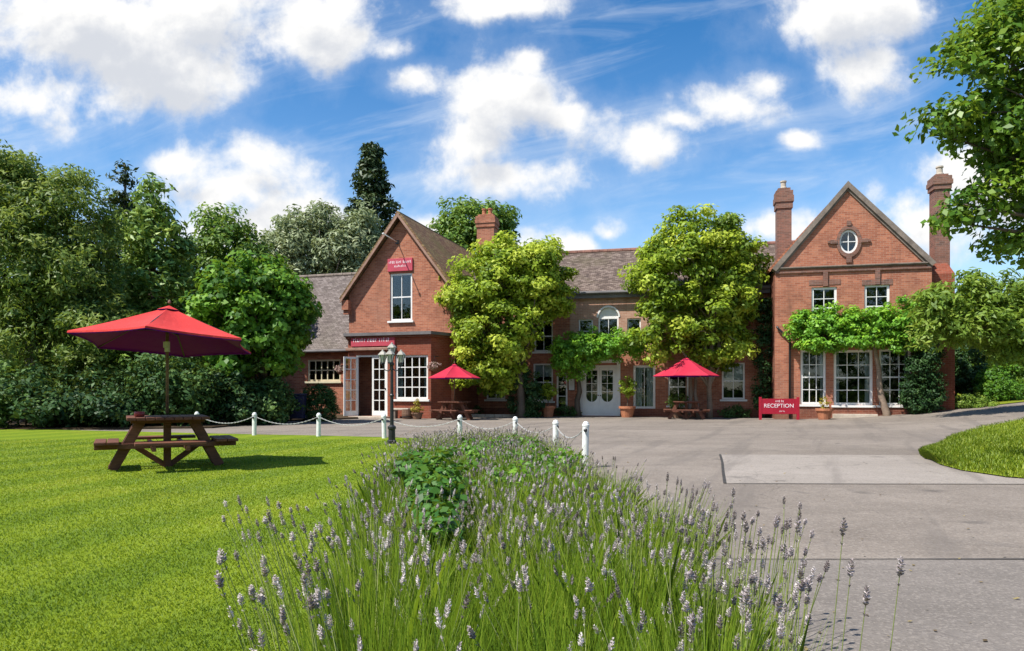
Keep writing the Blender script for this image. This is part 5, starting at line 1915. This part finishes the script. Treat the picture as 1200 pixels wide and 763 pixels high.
specs = []
for (x, y, s) in plants:
    n = int((17 if y < 2.8 else 31 if y < 5.2 else 24 if y < 8 else 25) * s)
    if (x + .5) ** 2 + ((y - 4.6) * .5) ** 2 < .1:
        n = int(n * .3)
    if y < 2.3 and -.45 < x < .55:
        n = int(n * .4)
    l, r = bed_edges(y)
    edge = max(0.0, 1 - (r - x) / .5) - max(0.0, 1 - (x - l) / .5)
    for k in range(n):
        a = rng.random() * 2 * math.pi
        q = math.sqrt(rng.random())
        h = rng.uniform(.42, .68) * s * (1 - .1 * q) * np.interp(y, [2, 3.5, 6, 9, 14], [1, .96, .80, .72, .64])
        lean = (.14 + .14 * rng.random()) * q
        tx = x + .12 * q * math.cos(a) + lean * math.cos(a) + edge * .06 * rng.random() + rng.normal() * .03
        ty = y + .12 * q * math.sin(a) + lean * math.sin(a) + rng.normal() * .03
        if ty < 1.25:
            continue
        specs.append((x + .1 * q * math.cos(a), y + .1 * q * math.sin(a), .05, tx, ty, h, rng.uniform(.030, .050), rng.uniform(.0058, .0094) * (1 + .03 * y), min(1, max(0, rng.normal(.5, .28)))))
for k in range(230):   # loose stems leaning out on both sides
    left = k < 75
    yy = rng.uniform(1.75, 3.4)
    tx = rng.uniform(-.42, -.24) * yy if left else rng.uniform(.24, .44) * yy
    xb = tx * (.86 if left else .95)
    h = rng.uniform(.42, .66)
    specs.append((xb, yy, .05, tx, yy + rng.normal() * .05, h, rng.uniform(.03, .05), rng.uniform(.009, .012), min(1, max(0, rng.normal(.45, .2)))))
so, ff = flower_stems(specs, 'lavender_stems', 'lavender_flowers')
tag(so, 'thin upright stems of the lavender bed in the foreground', 'lavender', kind='stuff')
tag(ff, 'grey purple flower heads of the lavender bed in the foreground', 'lavender', kind='stuff')
# the stems that stand clear against the drive
for (px, pt, pb, Y, lab) in ((1055, 658, 775, 1.75, 'lone lavender stem furthest right against the drive'), (988, 612, 770, 1.85, 'tall lavender stem second from the right against the drive'),
                             (997, 660, 775, 1.8, 'shorter lavender stem just right of the tall one on the drive side'), (1015, 692, 780, 1.7, 'short curved lavender stem left of the lone outermost one'), (935, 610, 760, 2.0, 'upright lavender stem in the sparse right hand clump')):
    tx, _, tz = pxw(px, pt, Y)
    x0 = tx * .965
    root = thing('lavender_stem', lab, 'lavender', (x0, Y + .05, .04), 0, 'single lavender stems at the right edge')
    p = (0, 0, 0, tx - x0, -.05, tz - .04 - .02, .05, .0105, .35)
    flower_stems([p], 'stem', 'flower_head', root)

# other plants in the bed
shrub('rose_bush', 'dark green leafy bush in the left middle of the lavender bed', 'bush', -.56, 4.9, [(0, 0, .38, .22, .5, .30), (-.15, .6, .38, .25, .4, .28), (.12, -.7, .36, .15, .5, .30), (-.22, 1.3, .36, .30, .4, .26), (.2, -1.35, .36, .10, .35, .28)], 230, 28, .09, .06, L_ROSE, 401, shell=.3, aspect=.7)
shrub('leafy_plant', 'fresh lime green leafy plant in the centre of the lavender bed', 'plant', .12, 7.2, [(.45, .5, .24, .35, .9, .27), (-.6, .3, .26, .35, .9, .27), (0, 0, .22, .55, .9, .27), (-.2, -1.2, .25, .35, .6, .25), (.1, 1.1, .22, .5, .7, .27), (.35, -.6, .2, .3, .7, .26)], 230, 26, .11, .06, L_MAPLE, 402, shell=.3, aspect=.65)
shrub('leafy_plant', 'mid green leafy plant behind the dark bush at the far end of the bed', 'plant', -.55, 9.8, [(0, 0, .2, .6, 1.0, .24), (.6, 1.4, .18, .5, .8, .2)], 130, 26, .12, .075, L_MAPLE, 403, shell=.3, aspect=.6)

# mown grass blades close to the viewer
n = 200000
gy = 2.3 + 13.5 * rng.random(n) ** 1.7
gx = -rng.random(n) * (gy * .80 + .3) - .35
l = np.interp(gy, [1.2, 2, 3.5, 6, 9, 12.5, 15.8], [-.42, -.5, -.85, -1.2, -1.5, -1.65, -1.3])
keep = gx < l + .1
gx, gy = gx[keep], gy[keep]
n = len(gx)
a = rng.random(n) * 2 * np.pi
hh = rng.uniform(.008, .021, n)
P = np.stack([gx, gy, np.full(n, .038)], 1)
D = np.stack([np.cos(a) * hh * .7, np.sin(a) * hh * .7, hh], 1)
wv = np.stack([-np.sin(a), np.cos(a), np.zeros(n)], 1) * (.0016 + .0004 * gy)[:, None]
gb2 = tri_blades('grass', P, D, wv, .48 + .15 * np.tanh(-2.2 * np.sin((gx * math.cos(R(17)) - gy * math.sin(R(17)) + .13) * 2 * np.pi / 1.2)) + rng.normal(0, .15, n) + .22 * np.tanh(2.5 * np.sin(gx * 1.7 + 1.3 * np.sin(gy * .9)) * np.sin(gy * 1.3 + 1.1 * np.sin(gx * 1.1)) - .9), L_BLADE)
tag(gb2, 'short mown grass of the sunny lawn', 'grass', kind='stuff')
# rougher grass on the island
n = 48000
t = rng.random(n) * 1.016 - .008
fa = np.array(IS_NEAR)
fb = np.array(IS_FAR)
ii = (rng.random(n) ** 1.2 * 24)
i0 = ii.astype(int)
fr = (ii - i0)[:, None]
A_ = fa[i0] * (1 - fr) + fa[i0 + 1] * fr
B_ = fb[i0] * (1 - fr) + fb[i0 + 1] * fr
XY = A_ * (1 - t[:, None]) + B_ * t[:, None]
e = np.sqrt(np.clip(np.minimum(1, 4 * np.clip(t * (1 - t), 0, 1)) * np.minimum(1, ii / 2), 0, 1))
Z = np.array([gz(p[0], p[1]) for p in XY]) + .015 + .10 * e
a = rng.random(n) * 2 * np.pi
hh = rng.uniform(.04, .09, n)
D = np.stack([np.cos(a) * hh * .6, np.sin(a) * hh * .6, hh], 1)
wv = np.stack([-np.sin(a), np.cos(a), np.zeros(n)], 1) * .005
ig = tri_blades('grass', np.column_stack([XY, Z]), D, wv, rng.normal(.4, .25, n), L_BLADE)
tag(ig, 'longer grass on the island beside the drive', 'grass', kind='stuff')

# dry leaves and grit lying on the drive
n = 900
yy = 2.6 + 22 * rng.random(n) ** 1.4
xe = np.interp(yy, [2, 4, 9.5, 12, 14, 17, 25], [1.02, 1.1, 1.2, 1.1, .8, -3, -3])
xx = xe + .04 + np.abs(rng.normal(size=n)) * np.where(rng.random(n) < .6, .12, 2.6)
P = np.stack([xx, yy, np.array([gz(a, b) for a, b in zip(xx, yy)]) + .011], 1)
a = rng.random(n) * 2 * np.pi
sz = rng.uniform(.006, .018, n) * (1 + .03 * yy)
A = np.stack([np.cos(a), np.sin(a), rng.normal(size=n) * .15], 1) * sz[:, None]
B = np.stack([-np.sin(a), np.cos(a), rng.normal(size=n) * .15], 1) * (sz * .6)[:, None]
L_DRY = leaf_mat('dry_leaves', [(0.09, 0.06, 0.03), (0.19, 0.13, 0.06), (0.30, 0.24, 0.10)], 0.1)
dl = quads('fallen_leaves', P, A, B, rng.random(n), L_DRY)
tag(dl, 'small dry leaves scattered along the edge of the drive', 'leaves', kind='stuff')
